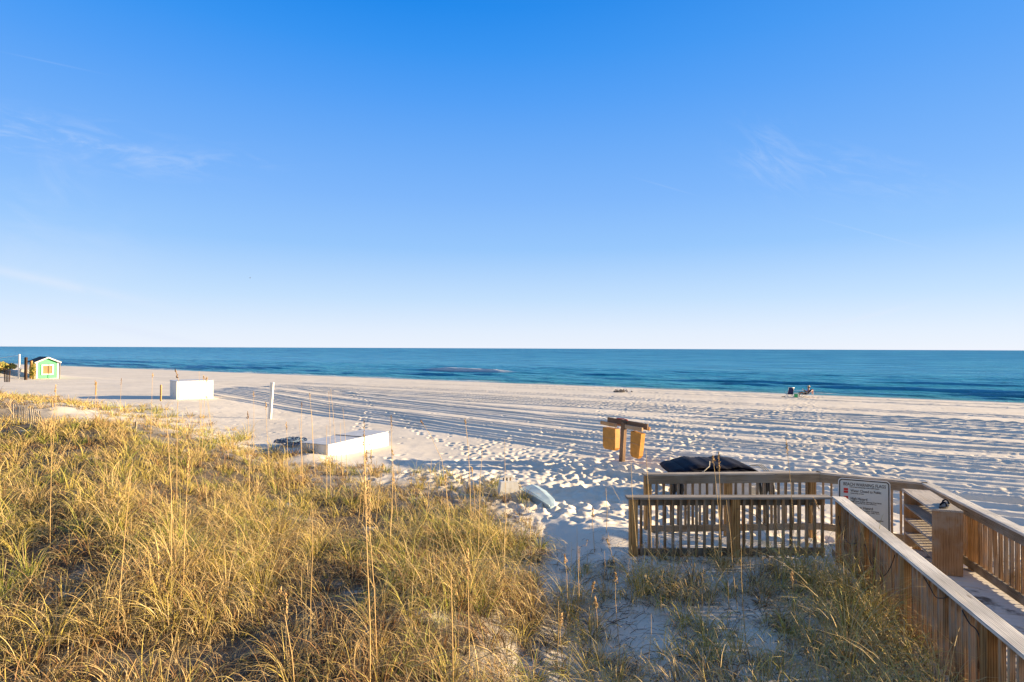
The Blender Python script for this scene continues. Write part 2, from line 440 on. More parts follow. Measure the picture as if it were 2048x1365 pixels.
def grid_mesh(name, V, nu, nv, mat):
    idx = np.arange(nu*nv).reshape(nu, nv)
    q = np.stack([idx[:-1, :-1], idx[1:, :-1], idx[1:, 1:], idx[:-1, 1:]], -1).reshape(-1, 4)
    return np_mesh(name, V, q, mat)
def np_mesh(name, V, Q, mat, smooth=True):
    me = bpy.data.meshes.new(name)
    me.vertices.add(len(V)); me.vertices.foreach_set('co', np.ascontiguousarray(V, np.float32).ravel())
    me.loops.add(Q.size); me.loops.foreach_set('vertex_index', Q.astype(np.int32).ravel())
    me.polygons.add(len(Q)); me.polygons.foreach_set('loop_start', (np.arange(len(Q))*4).astype(np.int32))
    me.polygons.foreach_set('use_smooth', np.full(len(Q), smooth))
    me.update(calc_edges=True)
    return link(name, me, mat)

# ------------------------------------------------------------------ world, sun, camera
w = bpy.data.worlds.new('World'); sc.world = w; w.use_nodes = True
N = NT(w.node_tree); bg = w.node_tree.nodes['Background']
K = 1/2**EXPO
sky = N.n('ShaderNodeTexSky', sky_type='NISHITA'); sky.sun_disc = False
sky.sun_elevation = SUN_EL; sky.sun_rotation = R(90)-SUN_AZ; sky.dust_density = .3; sky.ozone_density = 3
tcw = N.n('ShaderNodeTexCoord').outputs['Generated']
sp = N.n('ShaderNodeSeparateXYZ'); N.l(tcw, sp.inputs[0])
X_, Y_, Z_ = sp.outputs
def sc3(c, k=K): return (c[0]*k, c[1]*k, c[2]*k, 1)
pts = [(-.1, (150, 180, 215)), (0, (236, 243, 255)), (.03, (226, 238, 255)), (.085, (196, 224, 254)), (.171, (152, 200, 253)), (.253, (128, 184, 252)),
       (.33, (107, 172, 249)), (.40, (82, 160, 247)), (.464, (55, 149, 243)), (.52, (30, 138, 237)), (.70, (62, 128, 200)), (1.0, (84, 120, 165))]
ramp = N.ramp(N.m('MULTIPLY', N.m('ADD', Z_, .1), 1/1.1), [((p+.1)/1.1, sc3(lin(*c))) for p, c in pts])
# lighter and greyer toward the sun's side, deeper away from it
side = N.mr(X_, -.2, .75)
ramp = N.mix(N.m('MULTIPLY', side, .32), ramp, sc3(lin(120, 175, 246)), 'MIX') if False else N.mix(N.m('MULTIPLY', N.m('MULTIPLY', side, N.mr(Z_, .1, .5)), .22), ramp, sc3(lin(120, 180, 250)))
nish = N.mix(1.0, sky.outputs[0], (.10, .10, .10, 1), 'MULTIPLY')
sdv = N.n('ShaderNodeVectorMath', operation='DOT_PRODUCT'); N.l(tcw, sdv.inputs[0])
sdv.inputs[1].default_value = (math.cos(SUN_EL)*math.cos(SUN_AZ), math.cos(SUN_EL)*math.sin(SUN_AZ), math.sin(SUN_EL))
ramp = N.mix(N.m('MULTIPLY', N.mr(sdv.outputs['Value'], .80, 1.0), .85), ramp, sc3(lin(255, 225, 180)))
back = N.mr(Y_, .1, -.35)
ramp = N.mix(N.m('MULTIPLY', back, .55), ramp, sc3(lin(150, 160, 175)))
col = N.mix(.03, ramp, nish)
# cirrus, in gnomonic coordinates of the northern sky
yy = N.m('MAXIMUM', Y_, .05)
u = N.m('DIVIDE', X_, yy); v = N.m('DIVIDE', Z_, yy)
cmb = N.n('ShaderNodeCombineXYZ'); N.l(u, cmb.inputs[0]); N.l(v, cmb.inputs[1])
uv = cmb.outputs[0]
def wisp(px, py, L, Wd, ang, amt, sc_=9, strch=4, lo=.42, hi=.72):
    cu, cv = (px-1024)/F, (hor(px)-py)/F
    a = R(ang); du = N.m('SUBTRACT', u, cu); dv = N.m('SUBTRACT', v, cv)
    x = N.m('ADD', N.m('MULTIPLY', du, math.cos(a)), N.m('MULTIPLY', dv, math.sin(a)))
    y = N.m('SUBTRACT', N.m('MULTIPLY', dv, math.cos(a)), N.m('MULTIPLY', du, math.sin(a)))
    r2 = N.m('ADD', N.m('POWER', N.m('DIVIDE', N.m('ABSOLUTE', x), L/F), 2.0), N.m('POWER', N.m('DIVIDE', N.m('ABSOLUTE', y), Wd/F), 2.0))
    g = N.m('POWER', 2.718, N.m('MULTIPLY', r2, -1.0))
    c = N.n('ShaderNodeCombineXYZ'); N.l(x, c.inputs[0]); N.l(N.m('MULTIPLY', y, float(strch)), c.inputs[1]); c.inputs[2].default_value = px*.01
    f = N.mr(N.noise(c.outputs[0], sc_, 7, .62, .8), lo, hi)
    return N.m('MULTIPLY', N.m('MULTIPLY', g, f), amt*N_front if False else amt)
ws = [wisp(110, 275, 230, 38, -11, .4), wisp(330, 318, 190, 26, -3, .3), wisp(60, 400, 70, 120, -50, .22, 5, 2), wisp(1545, 318, 70, 55, -35, .28, 14, 3),
      wisp(1710, 345, 170, 45, -10, .2, 12, 4), wisp(90, 562, 190, 10, -12, .6, 5, 3, .2, .5), wisp(230, 655, 200, 9, -11, .8, 5, 3, .1, .5), wisp(60, 520, 200, 100, 0, .35, 4, 2, .2, .7),
      wisp(1710, 640, 110, 5, 14, .5, 4, 2, .2, .5), wisp(1750, 468, 110, 1.6, -15, .13, 3, 2, .1, .4), wisp(95, 122, 80, 1.6, -12, .10, 3, 2, .1, .4), wisp(1330, 372, 50, 1.5, -16, .10, 3, 2, .1, .4)]
cl = ws[0]
for k in ws[1:]: cl = N.m('ADD', cl, k)
front = N.mr(Y_, .05, .2)
cl = N.m('MULTIPLY', N.m('MULTIPLY', N.m('MINIMUM', cl, .85), front), .72)
col = N.mix(cl, col, sc3(lin(226, 236, 253)))
N.l(col, bg.inputs[0]); bg.inputs[1].default_value = 1.0

sl = bpy.data.lights.new('sun', 'SUN'); sl.energy = 5.0; sl.angle = R(.5); sl.color = (1.0, .76, .47)
so = bpy.data.objects.new('sun', sl); COL.objects.link(so)
sd = Vector((math.cos(SUN_EL)*math.cos(SUN_AZ), math.cos(SUN_EL)*math.sin(SUN_AZ), math.sin(SUN_EL)))
so.rotation_euler = (-sd).to_track_quat('-Z', 'Y').to_euler(); so.location = (20, 0, 20)

cam = bpy.data.cameras.new('camera'); cam.lens = F/2048*36; cam.sensor_width = 36; cam.clip_end = 100000; cam.clip_start = .05
co = bpy.data.objects.new('camera', cam); COL.objects.link(co); sc.camera = co
co.matrix_basis = Matrix.Translation((0, 0, CZ)) @ Matrix.Rotation(R(90)+math.atan(14.7/F), 4, 'X') @ Matrix.Rotation(.0039, 4, 'Z')
vs = sc.view_settings; vs.view_transform = 'Standard'; vs.look = 'None'; vs.exposure = EXPO; vs.gamma = 1
sc.cycles.max_bounces = 6; sc.cycles.diffuse_bounces = 3; sc.cycles.use_denoising = True

# ------------------------------------------------------------------ ground and sea
fine = np.radians(np.arange(-56, 56.01, .115))
ang = np.concatenate([np.radians(np.arange(-180, -56, 4)), fine, np.radians(np.arange(60, 180.1, 4))])
rad = np.concatenate([[.01, .8, 1.6, 2.4, 3.1], np.geomspace(3.6, 170, 1020), np.geomspace(180, 40000, 30)])
A_, R_ = np.meshgrid(ang, rad, indexing='ij')
GX, GY = np.sin(A_)*R_, np.cos(A_)*R_
GZ = ground(GX, GY)
GZ = np.where(R_ < 150, GZ+detail(GX, GY)+.012*fbm(GX/.55, GY/.55, 3)*sst(2, 6, shore(GX, GY)[0]), GZ)
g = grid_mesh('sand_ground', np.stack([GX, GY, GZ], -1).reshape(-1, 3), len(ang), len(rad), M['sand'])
g['kind'] = 'structure'

tt = np.concatenate([-np.geomspace(60000, 215, 26), np.arange(-210, 112, .75), np.geomspace(113, 60000, 26)])
qq = np.concatenate([np.arange(-3, 75, .22), np.geomspace(76, 60000, 60)])
TT, QQ = np.meshgrid(tt, qq, indexing='ij')
hz = np.zeros_like(QQ); foam = np.zeros_like(QQ)
def crest(q0, amp, wd, seed, lo=.25, ffo=None):
    global hz, foam
    c = q0+2.2*fbm(TT/38+seed, TT*0+seed, 3)*min(1, q0/10)
    a = amp*np.clip((fbm(TT/17+seed*3.1, TT*0+seed, 3)+lo)*1.5, 0, 1)
    if ffo is not None: a = np.maximum(a, ffo(TT)*amp*1.2)
    d = QQ-c
    prof = np.where(d < 0, np.exp(-(d/(wd*.42))**2), np.exp(-(d/(wd*1.25))**2))
    hz = hz+a*prof-.25*a*np.exp(-((d+wd*1.3)/(wd*.8))**2)
for q0, amp, wd, sd_ in ((1.4, .10, .7, 1.7), (4.2, .22, .9, 2.3), (8.5, .36, 1.2, 5.1), (13.5, .44, 1.4, 9.4), (19, .46, 1.6, 3.3), (31, .42, 2.1, 12.6), (42, .25, 2.4, 15.2), (55, .24, 2.8, 21.7)):
    crest(q0, amp, wd, sd_)
# the one breaking wave: t about -78..-55, q about 31
br = np.exp(-((TT+69.5)/9.5)**4)
cq = 31+2.2*fbm(TT/38+12.6, TT*0+12.6, 3)
brk = np.exp(-((TT+70.5)/15)**4)
hz = hz+brk*.30*np.where(QQ < cq, np.exp(-((QQ-cq)/1.1)**2), np.exp(-((QQ-cq)/2.4)**2))
ffm = br*np.exp(-((QQ-cq+.25)/.95)**2)*2.0*(.6+.5*vnoise(TT/4.0, QQ*0))
foam += ffm
hz = hz+np.clip(ffm, 0, 1)*.16*(vnoise(TT/3.0, QQ/1.2)-.1)
foam += .9*np.exp(-((TT+2.5)/1.8)**2)*np.exp(-((QQ-5.6)/.6)**2)
foam += .95*np.exp(-((QQ+.05-.6*fbm(TT/5, TT*0+4, 3))/.42)**2)*np.clip(fbm(TT/7, TT*0, 3)*2+.6, 0, 1)
foam += .9*np.exp(-((QQ-1.6-.7*fbm(TT/4, TT*0+9, 3))/.35)**2)*np.clip(fbm(TT/6+4, TT*0, 3)*3-.2, 0, 1)
hz = hz+.11*fbm(TT/3.0, QQ/1.0, 4)+.06*fbm(TT/11, QQ/3.2, 3)*sst(2, 12, QQ)
hz = hz*sst(-.5, 2.5, QQ)*sst(74, 60, QQ)+.02
SX = -.493*(-1)*(QQ+73) + .87*TT
SY = .87*(QQ+73) - .493*TT
sea = grid_mesh('sea', np.stack([SX, SY, hz], -1).reshape(-1, 3), len(tt), len(qq), M['sea'])
sea['kind'] = 'structure'
at_ = sea.data.attributes.new('foam', 'FLOAT', 'POINT'); at_.data.foreach_set('value', np.clip(foam, 0, 1).astype(np.float32).ravel())

# ------------------------------------------------------------------ dune grass
def ell(px, py, rx, ry):
    p = on_ground(px, py); return (p.x, p.y-.55*ry-.25, rx, ry*1.45)
bare = [ell(1018, 1000, .5, .6), ell(500, 918, 1.5, .8), ell(600, 912, 1.2, .7), ell(690, 965, 1.3, .75), ell(120, 832, 4.2, 1.3), ell(240, 838, 2.6, 1.0), ell(40, 860, 2.2, .9), ell(560, 880, 1.2, .8), ell(640, 890, 2.0, 1.2), ell(720, 900, 2.0, 1.2), ell(330, 862, 1.2, .6),
        ell(820, 1000, .7, .3), ell(250, 790, 3.0, 1.2), ell(760, 950, 1.4, .8)]
right_bare = [(1.25, 8.9, .75, 1.25), (.62, 7.3, .42, 1.1), (.45, 6.2, .22, .7), (2.75, 8.0, .75, .42), (3.3, 8.9, .8, .28), (.7, 10.2, .8, .8)]
def veg(X, Y):
    s, t = shore(X, Y)
    th = 58.2-4.6*sst(.36, .55, -X/np.maximum(Y, .5))
    L = sst(th, th+2.5, s+2.4*fbm(X/1.3, Y/1.3, 3))*sst(.55, -.15, X-.012*Y+.35*fbm(X*0+3, Y/1.1, 2))
    L = L*sst(-.42, .12, fbm(X/1.2+7, Y/1.2, 3)+.12)
    for (x, y, a, b) in bare:
        L = L*(1-.97*np.exp(-(((X-x)/a)**2+((Y-y)/b)**2)**2))
    # right-hand patchy ground in front of the railing
    r = sst(62.2, 63.4, s)*sst(.1, .8, X)*sst(.15, -.05, X-(3.2+.25*Y))*sst(10.25, 10.0, Y)
    pn = fbm(X/.8+2, Y/.8+4, 3)
    Rr = r*sst(-.02, .42, pn+.14+.35*sst(7.4, 6.6, Y)+.25*sst(9.2, 9.6, Y))
    for (x, y, a, b) in right_bare:
        Rr = Rr*(1-.93*np.exp(-(((X-x)/a)**2+((Y-y)/b)**2)**2))
    Rr = np.maximum(Rr, r*sst(1.1, .3, np.abs(X-(3.325+.25*Y)+.55))*sst(10.3, 9.3, Y)*.95)    # green fringe along the railing
    Rr = np.maximum(Rr, sst(.15, .5, X-(5.36+.26*Y))*sst(2.6, 1.6, X-(5.36+.26*Y))*sst(-.2, .2, fbm(X*1.1, Y*1.1+8, 2)+.12)*sst(10.5, 9.6, Y)*sst(4.8, 5.5, Y)*.8)
    return L, Rr

clX, clY, clN, clH, clS, clG, clT = [], [], [], [], [], [], []
def scatter(n, y0, y1, xl, xr, nb, h0, h1, spread, md):
    X = rng.uniform(xl, xr, n*10); Y = np.sqrt(rng.uniform(y0**2, y1**2, n*10))
    X = X*Y
    L, Rr = veg(X, Y); p = np.maximum(L, Rr)
    ok = rng.random(n*10) < p
    X, Y, L, Rr = X[ok], Y[ok], L[ok], Rr[ok]
    kx, ky = [], []; cell = {}
    for x, y, l, r in zip(X, Y, L, Rr):
        if len(kx) >= n: break
        if x > 3.2+.25*y and x < 5.5+.26*y: continue
        ci, cj = int(math.floor(x/md)), int(math.floor(y/md)); bad = False
        for i in (-1, 0, 1):
            for j in (-1, 0, 1):
                for (qx, qy) in cell.get((ci+i, cj+j), ()):
                    if (qx-x)**2+(qy-y)**2 < md*md: bad = True
        if bad: continue
        cell.setdefault((ci, cj), []).append((x, y)); kx.append(x); ky.append(y)
        right = r > l
        size = rng.choice([.55, 1.0, 1.5], p=[.35, .42, .23])
        clX.append(x); clY.append(y)
        clN.append(int(nb*size*(.72 if right else 1)*rng.uniform(.8, 1.2)))
        clH.append(rng.uniform(h0, h1)*(.72+.28*size)*(1.0 if right and abs(x-(3.325+.25*y)+.5) > .75 else (1.55 if right else 1.08))); clS.append(spread*(.6+.5*size)*(.9 if right else 1))
        clG.append(1 if right else 0)
scatter(2200, 4.2, 11.5, -1.12, 1.02, 84, .38, .66, .075, .22)
scatter(1700, 11.2, 21, -1.1, .12, 56, .32, .54, .10, .30)
scatter(1500, 20.5, 48, -1.1, -.2, 36, .30, .58, .17, .45)
CX, CY, CN, CH, CS, CG = map(np.array, (clX, clY, clN, clH, clS, clG))
nc = len(CX)
low = fbm(CX/.95+50, CY/.95+13, 3)
CH = CH*np.clip(.92+1.0*low, .38, 1.35)
# kind of each clump: living green, half-dry yellow, dry straw, dead brown
pn = fbm(CX/1.8+31, CY/1.8, 3); near_rail = np.abs(CX-(3.325+.25*CY)+.5) < 1.1
mid_dark = sst(-3.4, -1.9, CX)*sst(11.5, 9.5, CY)*(CG == 0)
u1 = rng.random(nc)+pn*.55
kind = np.where(u1 > .76, 0, np.where(u1 > .47, 1, np.where(u1 > .16, 2, 3)))
kind = np.where((rng.random(nc) < .5*mid_dark), 3, kind)  # more brown clumps mid-front, partly painting the shade that lies there
kind = np.where((low < -.14) & (rng.random(nc) < .8), 3, kind)
kind = np.where(near_rail & (CG == 1), rng.choice([0, 1, 1, 2, 2], nc), kind)
kind = np.where((CG == 1) & ~near_rail, rng.choice([0, 1, 2, 3], nc, p=[.06, .22, .47, .25]), kind)
I = np.repeat(np.arange(nc), CN); nb = len(I)
a = rng.uniform(0, 2*math.pi, nb); rr = CS[I]*np.sqrt(rng.random(nb))
bx = CX[I]+rr*np.cos(a)+rng.normal(0, .012, nb); by = CY[I]+rr*np.sin(a)+rng.normal(0, .012, nb)
bz = ground(bx, by)-.03
K_ = kind[I]
shade_thatch = rng.random(nb) < np.where(K_ == 3, .62, .42)  # short dead blades, also there to paint the clumps' self-shadow
H = CH[I]*np.where(shade_thatch, rng.uniform(.25, .8, nb), rng.uniform(.6, 1.5, nb))
lean = np.where(shade_thatch, rng.uniform(.9, 2.0, nb), rng.gamma(2.4, .26, nb))
cl_droop = rng.uniform(.6, 1.5, nc)
droop = np.where(shade_thatch, rng.uniform(.4, 1.6, nb), rng.uniform(.5, 2.6, nb)*cl_droop[I])
SEG = 8
uu = np.linspace(0, 1, SEG+1)
dist = np.hypot(bx, by)
wd = (.0021+.00018*dist)*rng.uniform(.6, 1.35, nb)
P3 = np.zeros((nb, SEG+1, 3)); px_ = np.zeros(nb); pz_ = np.zeros(nb)
P3[:, 0, 0] = bx; P3[:, 0, 1] = by; P3[:, 0, 2] = bz
wob = rng.uniform(-.5, .5, nb)
for k in range(1, SEG+1):
    th = np.minimum(lean*.35+lean*.55*uu[k]+droop*1.45*uu[k]**1.75, 3.05)
    px_ = px_+H/SEG*np.sin(th); pz_ = pz_+H/SEG*np.cos(th)
    ak = a+wob*uu[k]
    P3[:, k, 0] = bx+px_*np.cos(ak); P3[:, k, 1] = by+px_*np.sin(ak); P3[:, k, 2] = np.maximum(bz+pz_, bz+.03)
fa = a+math.pi/2+rng.uniform(-.9, .9, nb)
sidev = np.stack([np.cos(fa), np.sin(fa), rng.uniform(-.3, .3, nb)], -1)
taper = np.interp(uu, [0, .3, .8, 1], [.85, 1, .6, .12])
VV = np.empty((nb, SEG+1, 2, 3))
off = sidev[:, None, :]*(wd[:, None]*taper[None, :])[:, :, None]
VV[:, :, 0] = P3-off; VV[:, :, 1] = P3+off
base = (np.arange(nb)*(SEG+1)*2)[:, None]; kk = np.arange(SEG)[None, :]*2
Q = np.stack([base+kk, base+kk+1, base+kk+3, base+kk+2], -1).reshape(-1, 4)
go = np_mesh('dune_grass', VV.reshape(-1, 3), Q, M['grass'])
go['kind'] = 'stuff'
tag(go, 'golden and green sea oat grass covering the dune and patches beside the boardwalk', 'grass')
pal = np.array([[.31, .36, .045], [.56, .455, .085], [.68, .475, .19], [.27, .135, .055]])*.88
gap_shade = np.array([.042, .024, .013]); straw = np.array([.60, .45, .21])  # near-black blade colour paints the shade in the grass gaps
colr = pal[K_]*(1-.22*mid_dark[I])[:, None] if False else pal[K_]
sw = rng.random(nb)
colr = np.where((sw < .18)[:, None], straw, colr); colr = np.where((sw > .88)[:, None], pal[1], colr)
colr = np.where(shade_thatch[:, None], np.where((rng.random(nb) < .72)[:, None], gap_shade, straw*.6), colr)
colr = colr*rng.uniform(.55, 1.25, nb)[:, None]
CC = np.ones((nb, SEG+1, 2, 4))
tipm = (np.interp(uu, [0, .45, 1], [0, .15, .75]))[None, :, None]*(~shade_thatch)[:, None, None]
cc = colr[:, None, :]*(1-tipm)+straw[None, None, :]*tipm
CC[:, :, 0, :3] = cc; CC[:, :, 1, :3] = cc
ca = go.data.attributes.new('tint', 'FLOAT_COLOR', 'POINT'); ca.data.foreach_set('color', CC.astype(np.float32).ravel())

# twiggy dead litter lying between the clumps
nl = 30000
lx = rng.uniform(-1.1, .85, nl); ly = np.sqrt(rng.uniform(4, 12.5**2, nl)); lx = lx*ly
Lm, Rm = veg(lx, ly); sl_, _ = shore(lx, ly)
den = np.clip(.25+1.4*fbm(lx/.9+9, ly/.9, 3), 0, 1)*sst(60.5, 63, sl_)*(lx < 3.1+.25*ly)
k_ = rng.random(nl) < den; lx, ly = lx[k_], ly[k_]; nl = len(lx)
la = rng.uniform(0, 6.28, nl); ll = rng.uniform(.05, .32, nl)
seg = 3; us = np.linspace(0, 1, seg+1)
LP = np.zeros((nl, seg+1, 3)); bend = rng.uniform(-1.3, 1.3, nl)
cxx, cyy = lx.copy(), ly.copy()
for k in range(seg+1):
    if k: cxx = cxx+ll/seg*np.cos(la+bend*us[k]); cyy = cyy+ll/seg*np.sin(la+bend*us[k])
    LP[:, k, 0] = cxx; LP[:, k, 1] = cyy; LP[:, k, 2] = ground(cxx, cyy)+.015+rng.uniform(0, .05, nl)*math.sin(math.pi*us[k])+.012
so_ = np.stack([-np.sin(la), np.cos(la), rng.uniform(.2, 1.0, nl)], -1)*rng.uniform(.0015, .004, nl)[:, None]
LV = np.empty((nl, seg+1, 2, 3)); LV[:, :, 0] = LP-so_[:, None]; LV[:, :, 1] = LP+so_[:, None]
base = (np.arange(nl)*(seg+1)*2)[:, None]; kk = np.arange(seg)[None, :]*2
Q = np.stack([base+kk, base+kk+1, base+kk+3, base+kk+2], -1).reshape(-1, 4)
lo_ = np_mesh('plant_litter', LV.reshape(-1, 3), Q, M['grass']); lo_['kind'] = 'stuff'
tag(lo_, 'dark dead stems and roots littering the sand between the grass', 'plant litter')
lc = np.ones((nl, (seg+1)*2, 4)); cz_ = np.where((rng.random(nl) < .7)[:, None], np.array([.10, .06, .035]), np.array([.36, .25, .12]))
lc[:, :, :3] = cz_[:, None, :]
lo_.data.attributes.new('tint', 'FLOAT_COLOR', 'POINT').data.foreach_set('color', lc.astype(np.float32).ravel())

# ------------------------------------------------------------------ sea oat stalks, one by one
def stalk(label, group, D, basex, tip, pts=None, rad=.0045, head='none', hl=.28, dark=False, Dt=None):
    X = (basex-1024)/F*D
    b = Vector((X, D, gz(X, D)-.03))
    t = at(tip[0], tip[1], Dt or D)
    path = [b]
    if pts: path += [at(p[0], p[1], D) for p in pts]
    else:
        for u in (.35, .7):
            p = b.lerp(t, u); p.x += .02*math.sin(u*3+basex); path.append(p)
    path.append(t)
    root = thing('sea_oat_stalk', label, 'grass stalk', b, group=group)
    bm = bmesh.new(); q = [p-b for p in path]
    n = len(q); bm_tube(bm, q, [rad*(1-.5*i/(n-1)) for i in range(n)], 5)
    # a couple of dry leaves on the stem
    fin('stem', bm, M['stalk'], root, Matrix.Translation(b))
    if head != 'none':
        bm = bmesh.new(); r2 = random.Random(int(basex*7+D*3))
        d = (path[-1]-path[-2]).normalized()
        L = hl
        m = 34 if D < 9 else 18
        for i in range(m):
            u = i/m
            if head == 'droop':
                c = t+Vector((.35*L*math.sin(u*2.0), 0, -L*u*u*.9+L*.10*u)) if L else t
            else:
                c = t-d*(L*(1-u)-.02)
            c = c+Vector((r2.gauss(0, .012), r2.gauss(0, .012), r2.gauss(0, .008)))*(1.25-u)
            o = Euler((r2.uniform(-.6, .6), r2.uniform(-.6, .6)+(.4 if r2.random() < .5 else -.4), r2.uniform(0, 6))).to_matrix().to_4x4()
            ln = r2.uniform(.016, .03)*(1 if D < 9 else 1.3); wd_ = ln*.32
            mt = Matrix.Translation(c-b) @ o
            vs_ = [bm.verts.new(mt @ Vector(v)) for v in ((0, 0, ln), (wd_, 0, 0), (0, wd_*.5, 0), (-wd_, 0, 0), (0, -wd_*.5, 0), (0, 0, -ln*.8))]
            for aa, bb in ((1, 2), (2, 3), (3, 4), (4, 1)):
                bm.faces.new((vs_[0], vs_[aa], vs_[bb])); bm.faces.new((vs_[5], vs_[bb], vs_[aa]))
        fin('seed_head', bm, M['seeddark'] if dark else M['seed'], root, Matrix.Translation(b))
    return root
stalk('tallest foreground sea oat stalk with a thick tan plume, left of picture middle', None, 5.3, 745, (729, 868), [(744, 1250), (739, 1150), (733, 1000)], .0065, 'up', .85)
stalk('slender sea oat stalk leaning close beside the tallest plumed one', None, 5.6, 760, (738, 960), [(752, 1180), (742, 1060)], .005, 'up', .55)
stalk('straight bare sea oat stalk left of the tallest plumed one', None, 6.0, 627, (626, 1000), None, .0045)
stalk('foreground sea oat with a single drooping golden seed head, lower middle', None, 5.0, 600, (558, 1180), [(590, 1310), (576, 1236), (568, 1195)], .005, 'droop', .26)
stalk('snapped sea oat stalk whose top bends flat to the right', None, 5.6, 910, (988, 1118), [(907, 1230), (904, 1145), (920, 1128), (955, 1117)], .0055)
stalk('broken sea oat with seed head and bent tip beside the snapped stalk', None, 5.7, 943, (938, 1100), [(940, 1240), (938, 1160)], .0055, 'up', .30)
stalk('long sea oat stalk leaning left in the lower left grass', None, 6.2, 240, (266, 935), [(246, 1180), (256, 1050)], .0065)
stalk('sea oat stalk topped by pale seeds, right of a leaning pair, left side', None, 7.2, 372, (381, 900), [(374, 1060), (377, 980)], .0065, 'up', .35)
stalk('thin sea oat stalk curving left of the pale seeded one', None, 7.4, 349, (333, 815), [(346, 980), (340, 900)], .006)
stalk('thin sea oat stalk leaning across grass from the curved one, left side', None, 7.6, 362, (338, 868), None, .0045)
stalk('sea oat stalk rising along the far left edge of the grass', None, 8.5, 106, (103, 838), None, .005, 'up', .25)
stalk('long dry cane fallen diagonally across the lower left grass', None, 4.8, 218, (410, 1217), [(280, 1313), (350, 1262)], .006)
stalk('long dry cane fallen diagonally at the bottom, left of the sand path', None, 4.7, 764, (966, 1274), [(830, 1330), (900, 1300)], .005)
stalk('lowest long dry cane fallen beside the sand path at the bottom edge', None, 4.8, 830, (1050, 1270), [(900, 1342), (980, 1305)], .005)
stalk('thin bare stalk standing on the shaded sand path', None, 8.0, 1157, (1157, 1090), None, .006)
stalk('tall seeded sea oat stalk crossing the middle of both railings', None, 9.3, 1434, (1437, 905), [(1437, 1100), (1440, 1000)], .0075, 'up', .32)
stalk('sea oat stalk leaning left beside the tall seeded one at the railing', None, 9.2, 1446, (1426, 914), [(1442, 1090), (1434, 990)], .0065, 'up', .10)
stalk('sea oat stalk rising above the railing left of the warning sign', None, 9.6, 1592, (1572, 880), [(1588, 1090), (1581, 970)], .006, 'up', .25)
stalk('sea oat stalk with a hooked plume in front of railing near its right post', None, 9.5, 1640, (1637, 1018), [(1636, 1110), (1626, 1035), (1618, 1006), (1630, 1003)], .006, 'up', .22)
stalk('stiff stalk standing before the left end of the lower railing', None, 9.4, 1305, (1292, 900), [(1303, 1080), (1297, 980)], .007)
stalk('slim stalk just right of the lower railing end post', None, 9.6, 1278, (1262, 912), None, .006)
stalk('bare stalk in the right-hand grass patch before the lower railing', None, 7.2, 1492, (1482, 1090), None, .006)
stalk('leaning stalk between the middle railing post and right corner', None, 8.2, 1475, (1452, 1000), None, .006)
stalk('arched dry stalk over the shaded sand right of the white utility stand', None, 11.5, 1213, (1240, 1000), [(1215, 1020), (1212, 975), (1222, 968)], .006)
stalk('orange seeded stalk standing on the shaded sand path edge', None, 10.6, 1190, (1187, 1018), None, .006, 'up', .20)
stalk('sea oat stalk with dark seeds in front of the half-buried white box', None, 13.0, 737, (729, 838), [(733, 960), (731, 900)], .009, 'up', .55, True)
stalk('sea oat stalk with dark seed tip just right of the half-buried box', None, 13.0, 786, (783, 832), None, .008, 'up', .35, True)
stalk('sea oat stalk with a pale tuft over the open beach left of the wooden bar', None, 12.5, 944, (931, 840), [(940, 940), (936, 880)], .008, 'up', .1)
stalk('fine stalk leaning over the beach between the box and the tufted stalk', None, 12.5, 905, (843, 843), [(885, 920), (862, 870)], .006, 'up', .08, True)
stalk('sea oat stalk whose dark seed head tops the upright white box', None, 12.0, 357, (352, 740), [(356, 830), (359, 765)], .007, 'up', .20, True)
stalk('stalk with a dark seed cluster right of the dune crest, before the white post', None, 13.0, 502, (497, 825), None, .007, 'up', .16, True)
stalk('tall stalk with seeds near the centre of the half-buried box', None, 14, 655, (655, 850), None, .008)
for i in range(34):
    x = rnd.choice([rnd.uniform(95, 420), rnd.uniform(400, 700), rnd.uniform(500, 1020)])
    if x < 430: D = rnd.uniform(15, 24); ty = rnd.uniform(742, 800)
    elif x < 700: D = rnd.uniform(14, 20); ty = rnd.uniform(770, 850)
    else: D = rnd.uniform(9, 13); ty = rnd.uniform(880, 960)
    stalk('thin tan sea oat stalk standing above the dune grass on the left', 'thin sea oat stalks over the dune', D, x+rnd.uniform(-8, 8), (x+rnd.gauss(0, 9), ty), None, .0045+.00015*D, rnd.choice(['none', 'up', 'up']), rnd.uniform(.1, .25), rnd.random() < .4)
for i in range(26):
    x = rnd.uniform(1075, 1650); D = rnd.uniform(6.5, 10)
    X = (x-1024)/F*D
    if X > 3.0+.25*D-.2: continue
    hh = rnd.uniform(.45, 1.0); p = Vector((X, D, gz(X, D)+hh)); ty = (CZ-p.z)*F/D+hor(x)
    stalk('thin straw stalk standing in the sandy grass before the lower railing', 'thin stalks before the lower railing', D, x, (x+rnd.uniform(-18, 14), ty), None, .0045, rnd.choice(['none', 'none', 'up']), .12)

